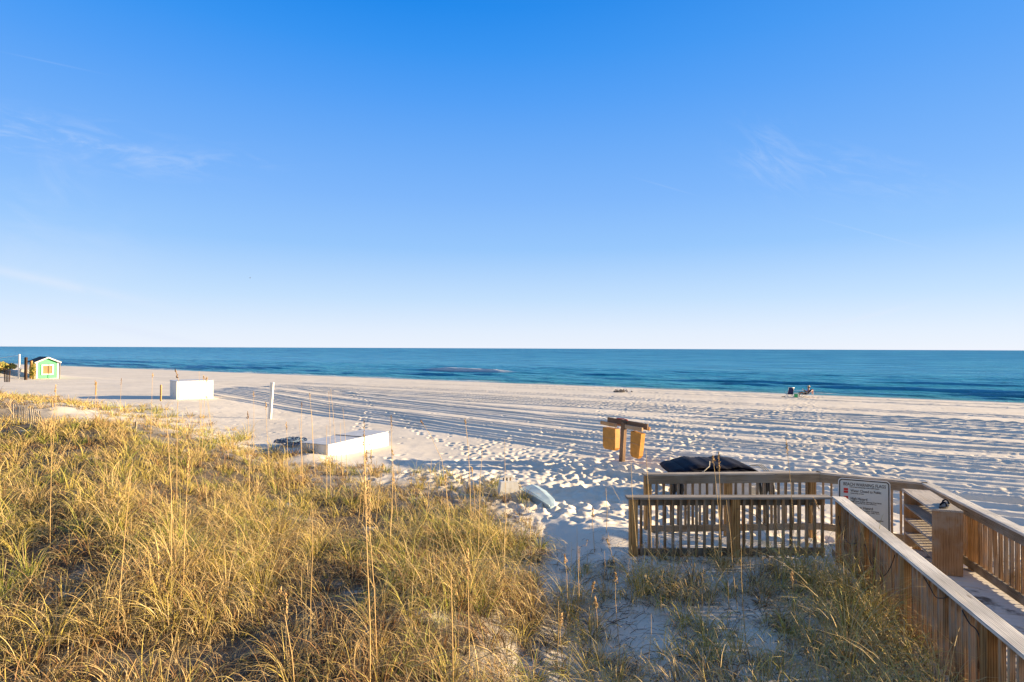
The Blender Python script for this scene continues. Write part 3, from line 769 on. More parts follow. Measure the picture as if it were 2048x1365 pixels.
# ------------------------------------------------------------------ boardwalk
ZR, ZD = CZ-2.65, 1.40            # handrail top, deck floor
root = thing('boardwalk', 'weathered timber beach boardwalk with picket railings, lower right', 'boardwalk', Vector((6, 9, ZD)))
d2 = Vector((.2425, .970, 0))     # walkway direction
def V3(a, z): return Vector((a[0], a[1], z))
def railing(A, B, zt, zb, postf, nrm, pitch=.14, cap_w=.2, pk_side=1, side_h=.14, cap=True, post=.14, label=None, zlow=None, side_front=False, buried=.25, capm='cap'):
    """A, B plan ends; nrm: horizontal unit vector to the side that carries the pickets"""
    A = Vector((A[0], A[1], 0)); B = Vector((B[0], B[1], 0)); d = (B-A).normalized(); L = (B-A).length
    n_ = Vector((nrm[0], nrm[1], 0)); n_ = (n_-d*n_.dot(d)).normalized()
    zl = zb if zlow is None else zlow
    off_side = .038
    # the two horizontal side boards are the railing's own mesh
    top_c = zt-.04-side_h/2
    bm = bmesh.new()
    sgn = 1 if side_front else -1
    so1 = n_*(sgn*.055)
    mid = (A+B)/2
    mm, LL = frame(A, B, (0, 0, 1))
    base = mm.copy(); base.translation = Vector((mid.x, mid.y, 0))
    inv = base.inverted()
    mt = mm.copy(); mt.translation = Vector((mid.x, mid.y, top_c))+so1
    bm_box(bm, L, side_h, .038, inv @ mt, .005)
    ro = fin('railing', bm, M['side'], root, base)
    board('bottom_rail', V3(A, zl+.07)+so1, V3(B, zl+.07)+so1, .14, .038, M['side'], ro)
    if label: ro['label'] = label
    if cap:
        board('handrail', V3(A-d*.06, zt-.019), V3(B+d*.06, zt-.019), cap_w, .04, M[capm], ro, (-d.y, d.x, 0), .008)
    for f in postf:
        p = A+d*(f*L)
        board('post', V3(p, zb-buried), V3(p, zt-.042), post, post, M['post'], ro, n_, .006)
    m = int(L/pitch)
    pk = bmesh.new(); z0, z1 = zl+.005-(0 if side_front else .02), zt-.042
    bm_box(pk, z1-z0, .048, .042, None, .003)
    me = bpy.data.meshes.new('picket'); pk.to_mesh(me); pk.free(); me.materials.append(M['picket'])
    for k in range(m):
        u = (k+.5)/m*L
        if any(abs(u-f*L) < post*.5+.03 for f in postf): continue
        p = A+d*u+n_*(.0 if side_front else .0)
        q, _ = frame(V3(p, z0), V3(p, z1), n_)
        q = q @ Matrix.Rotation(rnd.gauss(0, .02), 4, 'X') @ Matrix.Rotation(rnd.gauss(0, .006), 4, 'Z')
        link('picket', me, None, ro, q)
    return ro
nW = Vector((-.97, .2425, 0)); nE = -nW
lx0 = lambda D: 3.325+.25*D
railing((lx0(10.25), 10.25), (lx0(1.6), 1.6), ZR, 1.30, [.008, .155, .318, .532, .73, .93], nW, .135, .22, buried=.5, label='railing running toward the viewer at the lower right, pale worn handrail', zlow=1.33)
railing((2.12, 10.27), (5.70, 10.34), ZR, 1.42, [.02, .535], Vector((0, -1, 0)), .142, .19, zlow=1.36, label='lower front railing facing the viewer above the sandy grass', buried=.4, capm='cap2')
# far railing, angled one, and the right side
railing((2.83, 12.05), (6.60, 12.25), CZ-2.63, 1.34, [.02, .52, .97], Vector((0, 1, 0)), .155, .17, zlow=1.28, side_front=False, label='far railing along the beach side', buried=.3, cap_w=.17) if False else None
def far_rail(A, B, posts, lab):
    return railing(A, B, CZ-2.63, 1.30, posts, Vector((0, -1, 0)), .152, .17, zlow=1.25, side_front=True, side_h=.17, label=lab, buried=.25, capm='cap2')
far_rail((2.83, 12.05), (6.58, 12.28), [.012, .475, .965], 'far railing on the beach side, behind the lower front railing')
far_rail((6.62, 12.28), (8.20, 11.34), [.93], 'short angled railing behind the warning sign')
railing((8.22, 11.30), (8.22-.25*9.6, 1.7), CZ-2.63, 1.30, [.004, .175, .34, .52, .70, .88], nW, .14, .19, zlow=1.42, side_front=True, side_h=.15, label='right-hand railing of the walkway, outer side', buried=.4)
# deck floor boards: one mesh part, laid across the walkway
def deck_mat():
    m, Nn, b = material('sandy_deck_boards')
    P = Nn.n('ShaderNodeTexCoord').outputs['Object']
    g = Nn.noise(Nn.map(P, (.8, 12, 12)), 2.5, 5, .6)
    c = Nn.ramp(g, [(.3, (.07, .055, .045, 1)), (.7, (.26, .22, .18, 1))])
    G = Nn.n('ShaderNodeNewGeometry').outputs['Position']
    sm = Nn.mr(Nn.noise(G, 1.6, 5, .65), .36, .50)
    c = Nn.mix(sm, c, (.68, .63, .56, 1))
    Nn.l(c, b.inputs['Base Color']); b.inputs['Roughness'].default_value = .9
    bump(Nn, b, Nn.m('ADD', sm, Nn.m('MULTIPLY', g, .3)), .6, .01)
    return m
M['deck'] = deck_mat()
bm = bmesh.new()
wdir = Vector((.97, -.2425, 0))
for k in range(74):
    D = 1.7+k*.128
    if D > 11.0: break
    a = Vector((lx0(D)+.02, D, ZD)); L = 2.05
    if D > 10.2: L = 1.75
    c = a+wdir*(L/2)+Vector((0, 0, rnd.uniform(-.003, .003)-.02))
    mt = Matrix((wdir, Vector((.2425, .97, 0)), Vector((0, 0, 1)))).transposed().to_4x4(); mt.translation = c-Vector((6, 9, ZD))
    bm_box(bm, L, .122, .036, mt, .003)
fin('deck_floor', bm, M['deck'], root, Matrix.Translation((6, 9, ZD)))
# stringers under the deck
bm = bmesh.new()
for o_ in (.08, 1.0, 1.9):
    a = Vector((lx0(1.8), 1.8, ZD-.14))+wdir*o_; b_ = Vector((lx0(10.9), 10.9, ZD-.14))+wdir*o_
    mt, L = frame(a, b_, (0, 0, 1)); mt.translation -= Vector((6, 9, ZD)); bm_box(bm, L, .18, .04, mt)
fin('floor_joist', bm, M['side'], root, Matrix.Translation((6, 9, ZD)))

# black cable looped along the near railing
def cable(label, pts, r=.006):
    bm = bmesh.new(); P = []
    for i in range(len(pts)-1):
        for k in range(6):
            u = k/6; a, b_ = pts[i], pts[i+1]; p0 = pts[max(i-1, 0)]; p3 = pts[min(i+2, len(pts)-1)]
            P.append(.5*((2*a)+(b_-p0)*u+(2*p0-5*a+4*b_-p3)*u*u+(3*a-p0-3*b_+p3)*u**3))
    P.append(pts[-1]); o = P[0].copy()
    bm_tube(bm, [p-o for p in P], r, 6)
    return tag(fin('cable', bm, M['black'], None, Matrix.Translation(o), True), label, 'cable')
def on_rail(x, y, off_=.06):            # on the outer face of the near railing
    D = (3.325-off_)/((x-1024)/F-.25); p = at(x, y, D); return p
cable('black cable sagging on the near railing below its far corner post', [on_rail(*q) for q in ((1672, 1012), (1676, 1035), (1683, 1065), (1697, 1085), (1712, 1085))])
cable('black cable hanging in a deep loop between two railing posts', [on_rail(*q) for q in ((1719, 1065), (1729, 1090), (1741, 1125), (1760, 1150), (1776, 1138), (1788, 1108))])
cable('thin black cable drooping just below the handrail, right of the deep loop', [on_rail(*q) for q in ((1845, 1152), (1857, 1172), (1868, 1191), (1882, 1194), (1895, 1190))])
cable('black cable with a sharp knotted end near the right picture edge', [on_rail(*q) for q in ((1921, 1218), (1935, 1243), (1950, 1258), (1966, 1295), (1967, 1270), (1969, 1255))], .007)
cable('black cable nailed to the middle post of the lower front railing', [at(*q, 10.13) for q in ((1472, 1017), (1484, 1018), (1500, 1024), (1514, 1033), (1528, 1048), (1533, 1050))], .005)

# ------------------------------------------------------------------ shelf rack
ax = Vector((.33, 1, 0)).normalized()
rx = Vector((ax.y, -ax.x, 0))
RW, RL = .42, 1.42
P0 = Vector((6.97, 9.45, ZD))
rk = thing('shelf_rack', 'open timber shelf rack standing against the right-hand railing', 'rack', P0)
zt = CZ-2.63
def rp(u, v, z): return P0*1+rx*u+ax*v+Vector((0, 0, z-P0.z))
board('end_panel', rp(RW/2, .02, ZD+.004), rp(RW/2, .02, zt-.03), RW, .04, M['rackwood'], rk, rx)
board('end_panel', rp(RW/2, RL-.02, ZD+.004), rp(RW/2, RL-.02, zt-.03), RW, .04, M['rackwood'], rk, rx)
for z in (zt-.29, zt-.55, zt-.81):
    board('shelf', rp(RW/2-.003, .042, z), rp(RW/2-.003, RL-.042, z), RW-.01, .035, M['cap2'], rk, rx)
board('rack_top', rp(RW/2-.012, -.015, zt-.012), rp(RW/2-.012, RL+.01, zt-.012), RW+.03, .034, M['cap2'], rk, rx)
# pair of dark sandals on top
for k, (u_, v_, r_, lab) in enumerate(((.20, .13, .5, 'nearer dark sandal of the pair left on the rack top'), (.30, .34, .9, 'farther dark sandal of the pair left on the rack top'))):
    c = rp(u_, v_, zt+.006)
    t_ = thing('sandal', lab, 'sandal', c, r_)
    bm = bmesh.new()
    out = []
    for i in range(20):
        a_ = 2*math.pi*i/20; x = .135*math.cos(a_); y = (.048+.010*math.cos(a_)-.012*math.cos(2*a_))*math.sin(a_); out.append((x, y))
    lo = [bm.verts.new((x, y, 0)) for x, y in out]; hi = [bm.verts.new((x, y, .03)) for x, y in out]
    bm.faces.new(lo[::-1]); bm.faces.new(hi)
    for i in range(20): bm.faces.new((lo[i], lo[(i+1) % 20], hi[(i+1) % 20], hi[i]))
    fin('sole', bm, M['black'], t_, W(t_))
    bm = bmesh.new()
    bm_tube(bm, [(-.01, -.045, .03), (.01, -.035, .065), (.04, 0, .082), (.01, .035, .065), (-.01, .045, .03)], .014, 6)
    fin('strap', bm, M['navy'], t_, W(t_), True)

# ------------------------------------------------------------------ warning sign
sA = Vector((6.25, 10.92, 0)); sB = Vector((7.04, 10.60, 0))
sdir = (sB-sA).normalized(); snorm = Vector((sdir.y, -sdir.x, 0))
SW, SH = .85, 1.10
zs = CZ-2.448
smat = Matrix((sdir, Vector((0, 0, 1)), snorm)).transposed().to_4x4(); smat.translation = Vector((sA.x, sA.y, zs))   # origin = top left corner
sg = link('warning_sign', None, mw=smat)
tag(sg, 'white beach warning flags sign with black border behind the near railing', 'sign')
def rr_poly(x0, y0, x1, y1, r, seg=6):
    P = []
    for cx_, cy_, a0_ in ((x1-r, y1-r, 0), (x0+r, y1-r, 90), (x0+r, y0+r, 180), (x1-r, y0+r, 270)):
        for k in range(seg+1):
            a_ = R(a0_+90*k/seg); P.append((cx_+r*math.cos(a_), cy_+r*math.sin(a_)))
    return P
def plate(name, poly, z0, z1, mat, hole=None):
    bm = bmesh.new()
    lo = [bm.verts.new((x, y, z0)) for x, y in poly]; hi = [bm.verts.new((x, y, z1)) for x, y in poly]; n = len(poly)
    for i in range(n): bm.faces.new((lo[i], lo[(i+1) % n], hi[(i+1) % n], hi[i]))
    if hole:
        l2 = [bm.verts.new((x, y, z0)) for x, y in hole]; h2 = [bm.verts.new((x, y, z1)) for x, y in hole]
        for i in range(n):
            j = (i+1) % n
            bm.faces.new((l2[i], h2[i], h2[j], l2[j])); bm.faces.new((hi[i], hi[j], h2[j], h2[i])); bm.faces.new((lo[j], lo[i], l2[i], l2[j]))
    else:
        bm.faces.new(hi); bm.faces.new(lo[::-1])
    return fin(name, bm, mat, sg, smat)
plate('sign_panel', rr_poly(0, -SH, SW, 0, .07), -.006, 0, M['signwhite'])
plate('sign_rim', rr_poly(0, -SH, SW, 0, .07), .0005, .003, M['signrim'], rr_poly(.014, -SH+.014, SW-.014, -.014, .058))
plate('sign_border', rr_poly(.0145, -SH+.0145, SW-.0145, -.0145, .0575), .0005, .0035, M['ink'], rr_poly(.034, -SH+.034, SW-.034, -.034, .042))
def text(body, x, y, size, width=None, mat=None, bold=0.0):
    cu_ = bpy.data.curves.new('lettering', 'FONT'); cu_.body = body; cu_.size = size; cu_.extrude = .0008; cu_.offset = bold+.0009
    cu_.resolution_u = 3
    tmp = bpy.data.objects.new('tmp', cu_); COL.objects.link(tmp)
    dg = bpy.context.evaluated_depsgraph_get(); dg.update()
    me_ = bpy.data.meshes.new_from_object(tmp.evaluated_get(dg)); bpy.data.objects.remove(tmp)
    me_.materials.clear()
    o = link('lettering', me_, mat or M['ink'], sg)
    xs = [v.co.x for v in me_.vertices]
    sxx = width/max(max(xs)-min(xs), 1e-4) if width else 1.0
    o.matrix_basis = Matrix.Translation((x, y, .0022)) @ Matrix.Diagonal((sxx, 1, 1, 1))
    return o
text('BEACH WARNING FLAGS', .085, -.135, .085, .69)
text('Uniform beach warning flags in use on public beaches', .19, -.165, .026, .48)
text('Water Closed to Public', .205, -.248, .068, .50)
text('Double red flags over water', .205, -.282, .024, .22)
text('High Hazard', .205, -.395, .068, .27)
text('High Surf and/or Strong Currents', .205, -.435, .036, .50)
text('Use caution and stay near shore at all times', .205, -.462, .022, .42)
text('Medium Hazard', .205, -.56, .068, .36)
text('Moderate Surf and/or Currents', .205, -.60, .036, .46)
text('Stay near shore, swim with care', .205, -.627, .022, .47)
text('Low Hazard', .205, -.72, .068, .27)
text('Calm Conditions, Exercise Caution', .205, -.76, .036, .53)
text('Dangerous Marine Life', .205, -.86, .060, .48)
for y, mt in ((-.185, 'red'), (-.235, 'red'), (-.335, 'red'), (-.49, 'yellowflag'), (-.66, 'greenflag')):
    hgt = .043 if y > -.3 else .09
    plate('flag_print', [(.092, y-hgt), (.165, y-hgt), (.165, y), (.092, y)], .001, .0035, M[mt])
pc = smat @ Vector((SW*.5, 0, -.052)); 
board('sign_post', V3(pc, ZD+.002), V3(pc, zs-.03), .09, .09, M['post'], sg, sdir)

# ------------------------------------------------------------------ beach storage boxes
def box_thing(name, label, A, yaw, L, Wd, H, zb, lidslope=0.0, buried=.3, seam=False, z=None):
    """A: near-left base corner; front runs along yaw"""
    mw = Matrix.Translation((A[0], A[1], zb)) @ Matrix.Rotation(yaw, 4, 'Z')
    t = link(name, None, mw=mw); tag(t, label, 'storage box')
    bm = bmesh.new(); bm_box(bm, L, Wd, H+buried, Matrix.Translation((L/2, Wd/2, (H-buried)/2)), .01)
    # vertical board seams on the front
    fin('box_body', bm, M['white'], t, mw)
    bm = bmesh.new()
    bm_box(bm, L+.05, Wd+.05, .035, Matrix.Translation((L/2, Wd/2, H+.018)) @ Matrix.Rotation(lidslope, 4, 'X'), .006)
    fin('lid', bm, M['lid'], t, mw)
    for x in (.015, L*.34, L*.67, L-.015):
        bm = bmesh.new(); bm_box(bm, .06, .02, H+buried-.06, Matrix.Translation((x, -.011, (H-buried)/2-.01)), .003)
        fin('batten', bm, M['white_clean'], t, mw)
    return t, mw
t, mw = box_thing('storage_box', 'upright white beach storage box on the sand at left, peeling paint', (-24.7, 42.0), R(43), 2.45, 2.1, 1.32, CZ-105*42/F, 0, .5)
t2, mw2 = box_thing('storage_box', 'long low white storage box half buried in sand beside the dune', (-6.6, 20.5), math.atan2(3.3, 1.43), 3.6, 1.28, .80, .78, 0, .5, True)
bm = bmesh.new(); bm_box(bm, .02, 1.29, .03, Matrix.Translation((1.9, .64, .845)))
fin('lid_seam', bm, M['side'], t2, mw2)
bm = bmesh.new()
for k in range(5):
    bm_box(bm, .10-.012*k, .012, .03, Matrix.Translation((2.85+k*.13, -.008, .56+.01*k)))
fin('faded_marking', bm, M['rope'], t2, mw2)

# ------------------------------------------------------------------ green hut
HD = 70; hA = Vector((-.835*HD, HD, CZ-67.6*HD/F)); yaw = R(55)
hw, hd_, he, hp = 2.15, 2.6, 2.28, 2.80
mwh = Matrix.Translation(hA) @ Matrix.Rotation(yaw, 4, 'Z')
hut = link('beach_hut', None, mw=mwh); tag(hut, 'small bright green beach hut with dark gable roof and boarded window, far left', 'hut')
bm = bmesh.new()
prof = [(0, -.6), (hw, -.6), (hw, he), (hw/2, hp), (0, he)]
f_ = [bm.verts.new((x, 0, z)) for x, z in prof]; b__ = [bm.verts.new((x, hd_, z)) for x, z in prof]
bm.faces.new(f_); bm.faces.new(b__[::-1])
for i in range(5): bm.faces.new((f_[i], b__[i], b__[(i+1) % 5], f_[(i+1) % 5]))
fin('wall', bm, M['green'], hut, mwh)
bm = bmesh.new()
for x in (.0, hw): bm_box(bm, .15, .06, he+.5, Matrix.Translation((x-.03*(1 if x else -1), -.02, (he-.5)/2)))
bm_box(bm, hw+.1, .07, .40, Matrix.Translation((hw/2, -.025, .0)))
bm_box(bm, .05, hd_, .40, Matrix.Translation((-.026, hd_/2, .0)))
fin('wall_trim', bm, M['white_clean'], hut, mwh)
bm = bmesh.new(); sl2 = math.atan2(hp-he, hw/2)
for sgn in (-1, 1):
    L = (hw/2+.28)/math.cos(sl2)
    c = Vector((hw/2+sgn*(L/2)*math.cos(sl2), hd_/2, hp-(L/2)*math.sin(sl2)+.06))
    bm_box(bm, L, hd_+.6, .06, Matrix.Translation(c) @ Matrix.Rotation(sgn*sl2, 4, 'Y'))
rf = fin('roof', bm, M['shingle'], hut, mwh)
bm = bmesh.new()
for sgn in (-1, 1):
    L = (hw/2+.26)/math.cos(sl2)
    c = Vector((hw/2+sgn*(L/2)*math.cos(sl2), -.325, hp-(L/2)*math.sin(sl2)-.01))
    bm_box(bm, L, .04, .12, Matrix.Translation(c) @ Matrix.Rotation(sgn*sl2, 4, 'Y'))
fin('fascia_board', bm, M['white_clean'], rf, mwh)
wx0, wx1, wz0, wz1 = .60, 1.56, .78, 1.78
bm = bmesh.new(); bm_box(bm, wx1-wx0, .04, wz1-wz0, Matrix.Translation(((wx0+wx1)/2, -.012, (wz0+wz1)/2)))
win = fin('window', bm, M['shutter'], hut, mwh)
bm = bmesh.new(); tw = .13
for (cx_, cz2, a_, b2) in (((wx0+wx1)/2, wz1+tw/2, wx1-wx0+2*tw, tw), ((wx0+wx1)/2, wz0-tw/2, wx1-wx0+2*tw, tw), (wx0-tw/2, (wz0+wz1)/2, tw, wz1-wz0), (wx1+tw/2, (wz0+wz1)/2, tw, wz1-wz0)):
    bm_box(bm, a_, .10, b2, Matrix.Translation((cx_, -.05, cz2)))
fin('window_frame', bm, M['white_clean'], win, mwh)

def stake(label, D, x, ytop, ybot, w_, mat, lean=0, name='post', cat='post', group=None, dd=None):
    if D is None: D = on_ground(x, ybot).y
    a = at(x-lean/2, ybot, D); b_ = at(x+lean/2, ytop, D)
    a.z = min(a.z, gz(a.x, a.y))-.15
    m_, L = frame(a, b_, (0, -1, 0))
    bm = bmesh.new(); bm_box(bm, L, w_, dd or w_, None, min(.012, w_*.15))
    m2 = Matrix.Translation(a)
    bm.transform(m2.inverted() @ m_)
    o = fin(name, bm, mat, None, m2)
    return tag(o, label, cat, group)
stake('tall white painted post with rusty top leaning on the sand at left', None, 543, 765, 838, .17, M['white'], 5, 'marker_post')
stake('white pole standing left of the green hut', 68, 39, 709, 746, .14, M['white_clean'], 0, 'pole', 'pole')
stake('dark brown square post beside the green hut', 67, 52.5, 715, 760, .22, M['darkpost'], 0)
stake('tan corner post close behind the left wall of the green hut', 69.5, 63, 722, 760, .2, M['post'], 1)
stake('brown post nearest the left wall of the green hut', 69, 68.5, 729, 761, .24, M['rackwood'], 0)
stake('thin tan post at the right eave of the green hut', 71, 120.5, 724, 752, .07, M['greypost'], 0)
stake('short tan wooden stake right of the green hut on the sand', None, 193, 764, 790, .07, M['post'], 1, 'stake', 'stake')
stake('slim wooden stake in the shade of the upright white box', 40.5, 323, 770, 800, .09, M['post'], 0, 'stake', 'stake')
stake('short weathered grey stake in the middle of the dune grass', None, 274, 843, 864, .05, M['greypost'], 1, 'stake', 'stake')
# white low bin behind the posts
p = at(52, 748, 73); mwb = Matrix.Translation((p.x-.8, p.y, gz(p.x, p.y))) @ Matrix.Rotation(R(20), 4, 'Z')
t = link('storage_box', None, mw=mwb); tag(t, 'low white bin on the sand between pole and green hut', 'storage box')
zz = p.z+.55-gz(p.x, p.y)
bm = bmesh.new(); bm_box(bm, 1.5, .8, max(.5, zz), Matrix.Translation((.75, .4, max(.5, zz)/2-.05)), .02); fin('box_body', bm, M['white'], t, mwb)
bm = bmesh.new(); bm_box(bm, 1.56, .86, .06, Matrix.Translation((.75, .4, max(.5, zz)-.02)), .02); fin('lid', bm, M['white_clean'], t, mwb)
# vine beside the hut, climbing the tan posts
def leafy(name, label, cat, c, rx_, ry_, rz_, n, size, cols, seed=1, stem=True):
    r2 = np.random.default_rng(seed)
    dirs = r2.normal(size=(n, 3)); dirs /= np.linalg.norm(dirs, axis=1)[:, None]
    rad_ = r2.random(n)**.45
    P = dirs*rad_[:, None]*np.array([rx_, ry_, rz_])
    V = []; Qs = []
    a_ = r2.normal(size=(n, 3)); a_ /= np.linalg.norm(a_, axis=1)[:, None]; b_ = np.cross(a_, dirs); b_ /= np.linalg.norm(b_, axis=1)[:, None]
    s1 = size*r2.uniform(.5, 1.4, n)[:, None]
    V = np.stack([P-a_*s1, P+b_*s1*.35, P+a_*s1, P-b_*s1*.35], 1).reshape(-1, 3)
    Q = np.arange(n*4).reshape(-1, 4)
    o = np_mesh(name, V, Q, M['grass'], False); o.matrix_basis = Matrix.Translation(c)
    cc = np.ones((n, 4, 4)); cidx = r2.integers(0, len(cols), n)
    cc[:, :, :3] = (np.array(cols)[cidx]*r2.uniform(.6, 1.2, n)[:, None])[:, None]
    o.data.attributes.new('tint', 'FLOAT_COLOR', 'POINT').data.foreach_set('color', cc.astype(np.float32).ravel())
    return tag(o, label, cat)
p = at(66, 742, 68.2)
leafy('vine', 'yellow-green vine climbing the posts at the left wall of the green hut', 'vine', p, .42, .3, 1.0, 900, .09, [(.16, .2, .03), (.42, .32, .08)], 4)
# grass crown on the far-left dune
p = Vector((-66, 70, gz(-66, 70)+.15))
leafy('grass_mound', 'golden grass crowning the low dune at the far left edge', 'grass mound', p, 4.6, 3, .65, 5200, .22, [(.42, .30, .08), (.24, .24, .05)], 6)
for k in range(4):
    stake('dark broken stake leaning in the shade below the far left grass mound', 62, 10+k*3.4, 737+k*1.2, 760, .07, M['darkpost'], -2+k, 'stake', 'stake', 'dark stakes at the far left mound')
# thin line strung from the white pole
a = at(39, 711, 68); b_ = at(-80, 720, 70)
bm = bmesh.new(); bm_tube(bm, [Vector((0, 0, 0)), (b_-a)*.5+Vector((0, 0, -.25)), b_-a], .018, 5)
tag(fin('rope', bm, M['whitecloth'], None, Matrix.Translation(a)), 'pale line strung from the white pole toward the left edge', 'rope')

# snow fence in the hollow
fr = thing('sand_fence', 'short run of bleached sand fence slats leaning in the dune hollow', 'fence', on_ground(55, 838))
fo = W(fr).translation
for k in range(15):
    x = 27+k*4.1; D = on_ground(x, 848).y
    yb = 846; yt = 809+.75*k+rnd.uniform(-1.5, 1.5)+(2 if k > 9 else 0)
    a = at(x+2, yb, D); b_ = at(x+(-3 if k > 8 else 1)+rnd.uniform(-1, 1), yt, D); a.z = gz(a.x, a.y)-.1
    if b_.z < a.z+.35: b_.z = a.z+.35
    board('slat', a, b_, .038, .010, M['slat'], fr, (1, 0, 0), .002)
bm = bmesh.new(); pts_ = [at(27+k*4.1, 824+.8*k, on_ground(27+k*4.1, 848).y-.015)-fo for k in range(15)]
bm_tube(bm, pts_, .004, 4); fin('wire', bm, M['side'], fr, Matrix.Translation(fo))

# ------------------------------------------------------------------ T-post with hanging amber boxes
TP = on_ground(1243, 930); TD = TP.y; gtp = gz(TP.x, TP.y); TPb = Vector((TP.x, TP.y, min(TP.z, gtp)))
tb = thing('t_post_stand', 'brown wooden T-shaped post carrying two amber hanging boxes on the beach', 'post stand', TPb)
top = at(1248.5, 846, TD)
bd = Vector((.56, -.83, 0)).normalized(); bnv = Vector((-.83, -.56, 0)).normalized()

board('post', TPb-Vector((0, 0, .3)), Vector((top.x, top.y, top.z+.02)), .17, .14, M['tpost'], tb, bd)
cT = Vector((top.x, top.y, 0))
zt_ = top.z
board('crossbeam', cT-bd*.92+Vector((0, 0, zt_+.01))-bnv*.095, cT+bd*1.02+Vector((0, 0, zt_-.03))-bnv*.095, .19, .06, M['tpost'], tb)
for c_, nm in ((-.62, 0), (.62, 1)):
    a = cT+bd*(c_-.42)+bnv*.14+Vector((0, 0, zt_-.09)); b_ = cT+bd*(c_+.38)+bnv*.14+Vector((0, 0, zt_-.11))
    board('support_board', a, b_, .13, .07, M['rackwood'], tb)
    board('support_board', a+Vector((0, 0, -.02))-bnv*.36, b_-bnv*.36, .12, .06, M['rackwood'], tb)
def hang(label, c0, Wt, Wb, Dp, z1, z0, tilt):
    mw = Matrix((bd, -bnv, Vector((0, 0, 1)))).transposed().to_4x4(); mw.translation = c0+Vector((0, 0, z1))
    mw = mw @ Matrix.Rotation(tilt, 4, 'Y')
    t = link('hanging_box', None, mw=mw); tag(t, label, 'hanging box')
    h = z1-z0; bm = bmesh.new()
    P = []
    for z, w_ in ((0, Wt), (-h*.88, Wt*.35+Wb*.65), (-h, Wb*.78)):
        P.append([bm.verts.new((x*w_/2, y*Dp/2*(1 if z > -h*.9 else .8), z)) for x, y in ((-1, -1), (1, -1), (1, 1), (-1, 1))])
    for a, b_ in zip(P, P[1:]):
        for i in range(4): bm.faces.new((a[i], a[(i+1) % 4], b_[(i+1) % 4], b_[i]))
    bm.faces.new(P[-1][::-1]); bm.faces.new(P[0])
    fin('box_shell', bm, M['yellow'], t, mw)
    bm = bmesh.new(); bm_box(bm, Wt*.99, .01, .012, Matrix.Translation((0, -Dp/2-.006, -h*.45)))
    fin('seam_strip', bm, M['rackwood'], t, mw)
    bm = bmesh.new()
    for x in (-.35, .35): bm_tube(bm, [(x*Wt, 0, -.02), (x*Wt, 0, .12)], .012, 5)
    fin('hanger', bm, M['alu'], t, mw)
zc = zt_
hang('left amber hanging box with square bottom under the T-shaped post', cT-bd*.62+bnv*.02, .64, .64, .24, at(1222, 856, TD+.5).z, at(1222, 899, TD+.5).z, 0)
hang('right amber hanging box with tapered bottom under the T-shaped post', cT+bd*.68+bnv*.02, .50, .36, .20, at(1275, 864, TD-.5).z, at(1275, 915, TD-.5).z, R(5))
bm = bmesh.new()
bm_tube(bm, [Vector((0, 0, 0)), Vector((.2, -.22, .01)), Vector((.3, -.4, -.01))], .02, 6)
tag(fin('stick', bm, M['red'], None, Matrix.Translation(cT-bd*.45-bnv*.095+Vector((0, 0, zt_+.105)))), 'short reddish stick resting on the T-post crossbeam', 'stick')

# ------------------------------------------------------------------ navy cushions stacked on a white box behind the far railing
D0 = 15.6; gb = gz(5.4, D0)
mwc = Matrix.Translation((4.62, D0-.3, gb))
cb = link('storage_box', None, mw=mwc); tag(cb, 'pale grey box under the navy cushion pile behind the far railing', 'storage box')
hb = 1.55-gb
bm = bmesh.new(); bm_box(bm, 1.75, .9, hb+.2, Matrix.Translation((.875, .45, hb/2-.1)), .01); fin('box_body', bm, M['lid'], cb, mwc)
bm = bmesh.new(); bm_box(bm, 1.82, .98, .04, Matrix.Translation((.875, .45, hb+.021)), .01); fin('lid', bm, M['white_clean'], cb, mwc)
cushl = ['lowest', 'second lowest', 'middle', 'second highest', 'topmost']
for k in range(5):
    L = [2.50, 2.62, 2.56, 2.40, 2.05][k]; cx_ = [5.78, 5.70, 5.66, 5.56, 5.68][k]
    bm = bmesh.new(); nseg = 44; r5 = random.Random(k+3); z0 = 1.575+k*.070; th = .064
    rows = []
    for i in range(nseg+1):
        u = i/nseg*2-1; x = u*L/2
        dr = -.085*abs(u)**4.0*(.6+.25*k)+.012*math.sin(i*.62+k*2)+.018*math.sin(i*.2+1)+r5.uniform(-.006, .006)
        sq = math.sqrt(max(.05, 1-abs(u)**14))
        ring = []
        for j in range(8):
            a_ = 2*math.pi*j/8+math.pi/8
            y = .80*max(-1, min(1, 1.3*math.cos(a_)))*(.95+.05*sq)+.03*math.sin(i*.33+k)+r5.uniform(-.012, .012); zz2 = th/2*max(-1, min(1, 1.3*math.sin(a_)))*sq
            ring.append(bm.verts.new((x, y, zz2+dr)))
        rows.append(ring)
    for a, b_ in zip(rows, rows[1:]):
        for j in range(8): bm.faces.new((a[j], a[(j+1) % 8], b_[(j+1) % 8], b_[j]))
    bm.faces.new(rows[0][::-1]); bm.faces.new(rows[-1])
    o = fin('lounger_cushion', bm, M['navy'], None, Matrix.Translation((cx_, D0+.45+[0, -.07, .05, -.04, .06][k], z0+.05)), True)
    tag(o, cushl[k]+' navy lounger cushion of the pile behind the far railing', 'cushion', 'navy lounger cushions in a pile')
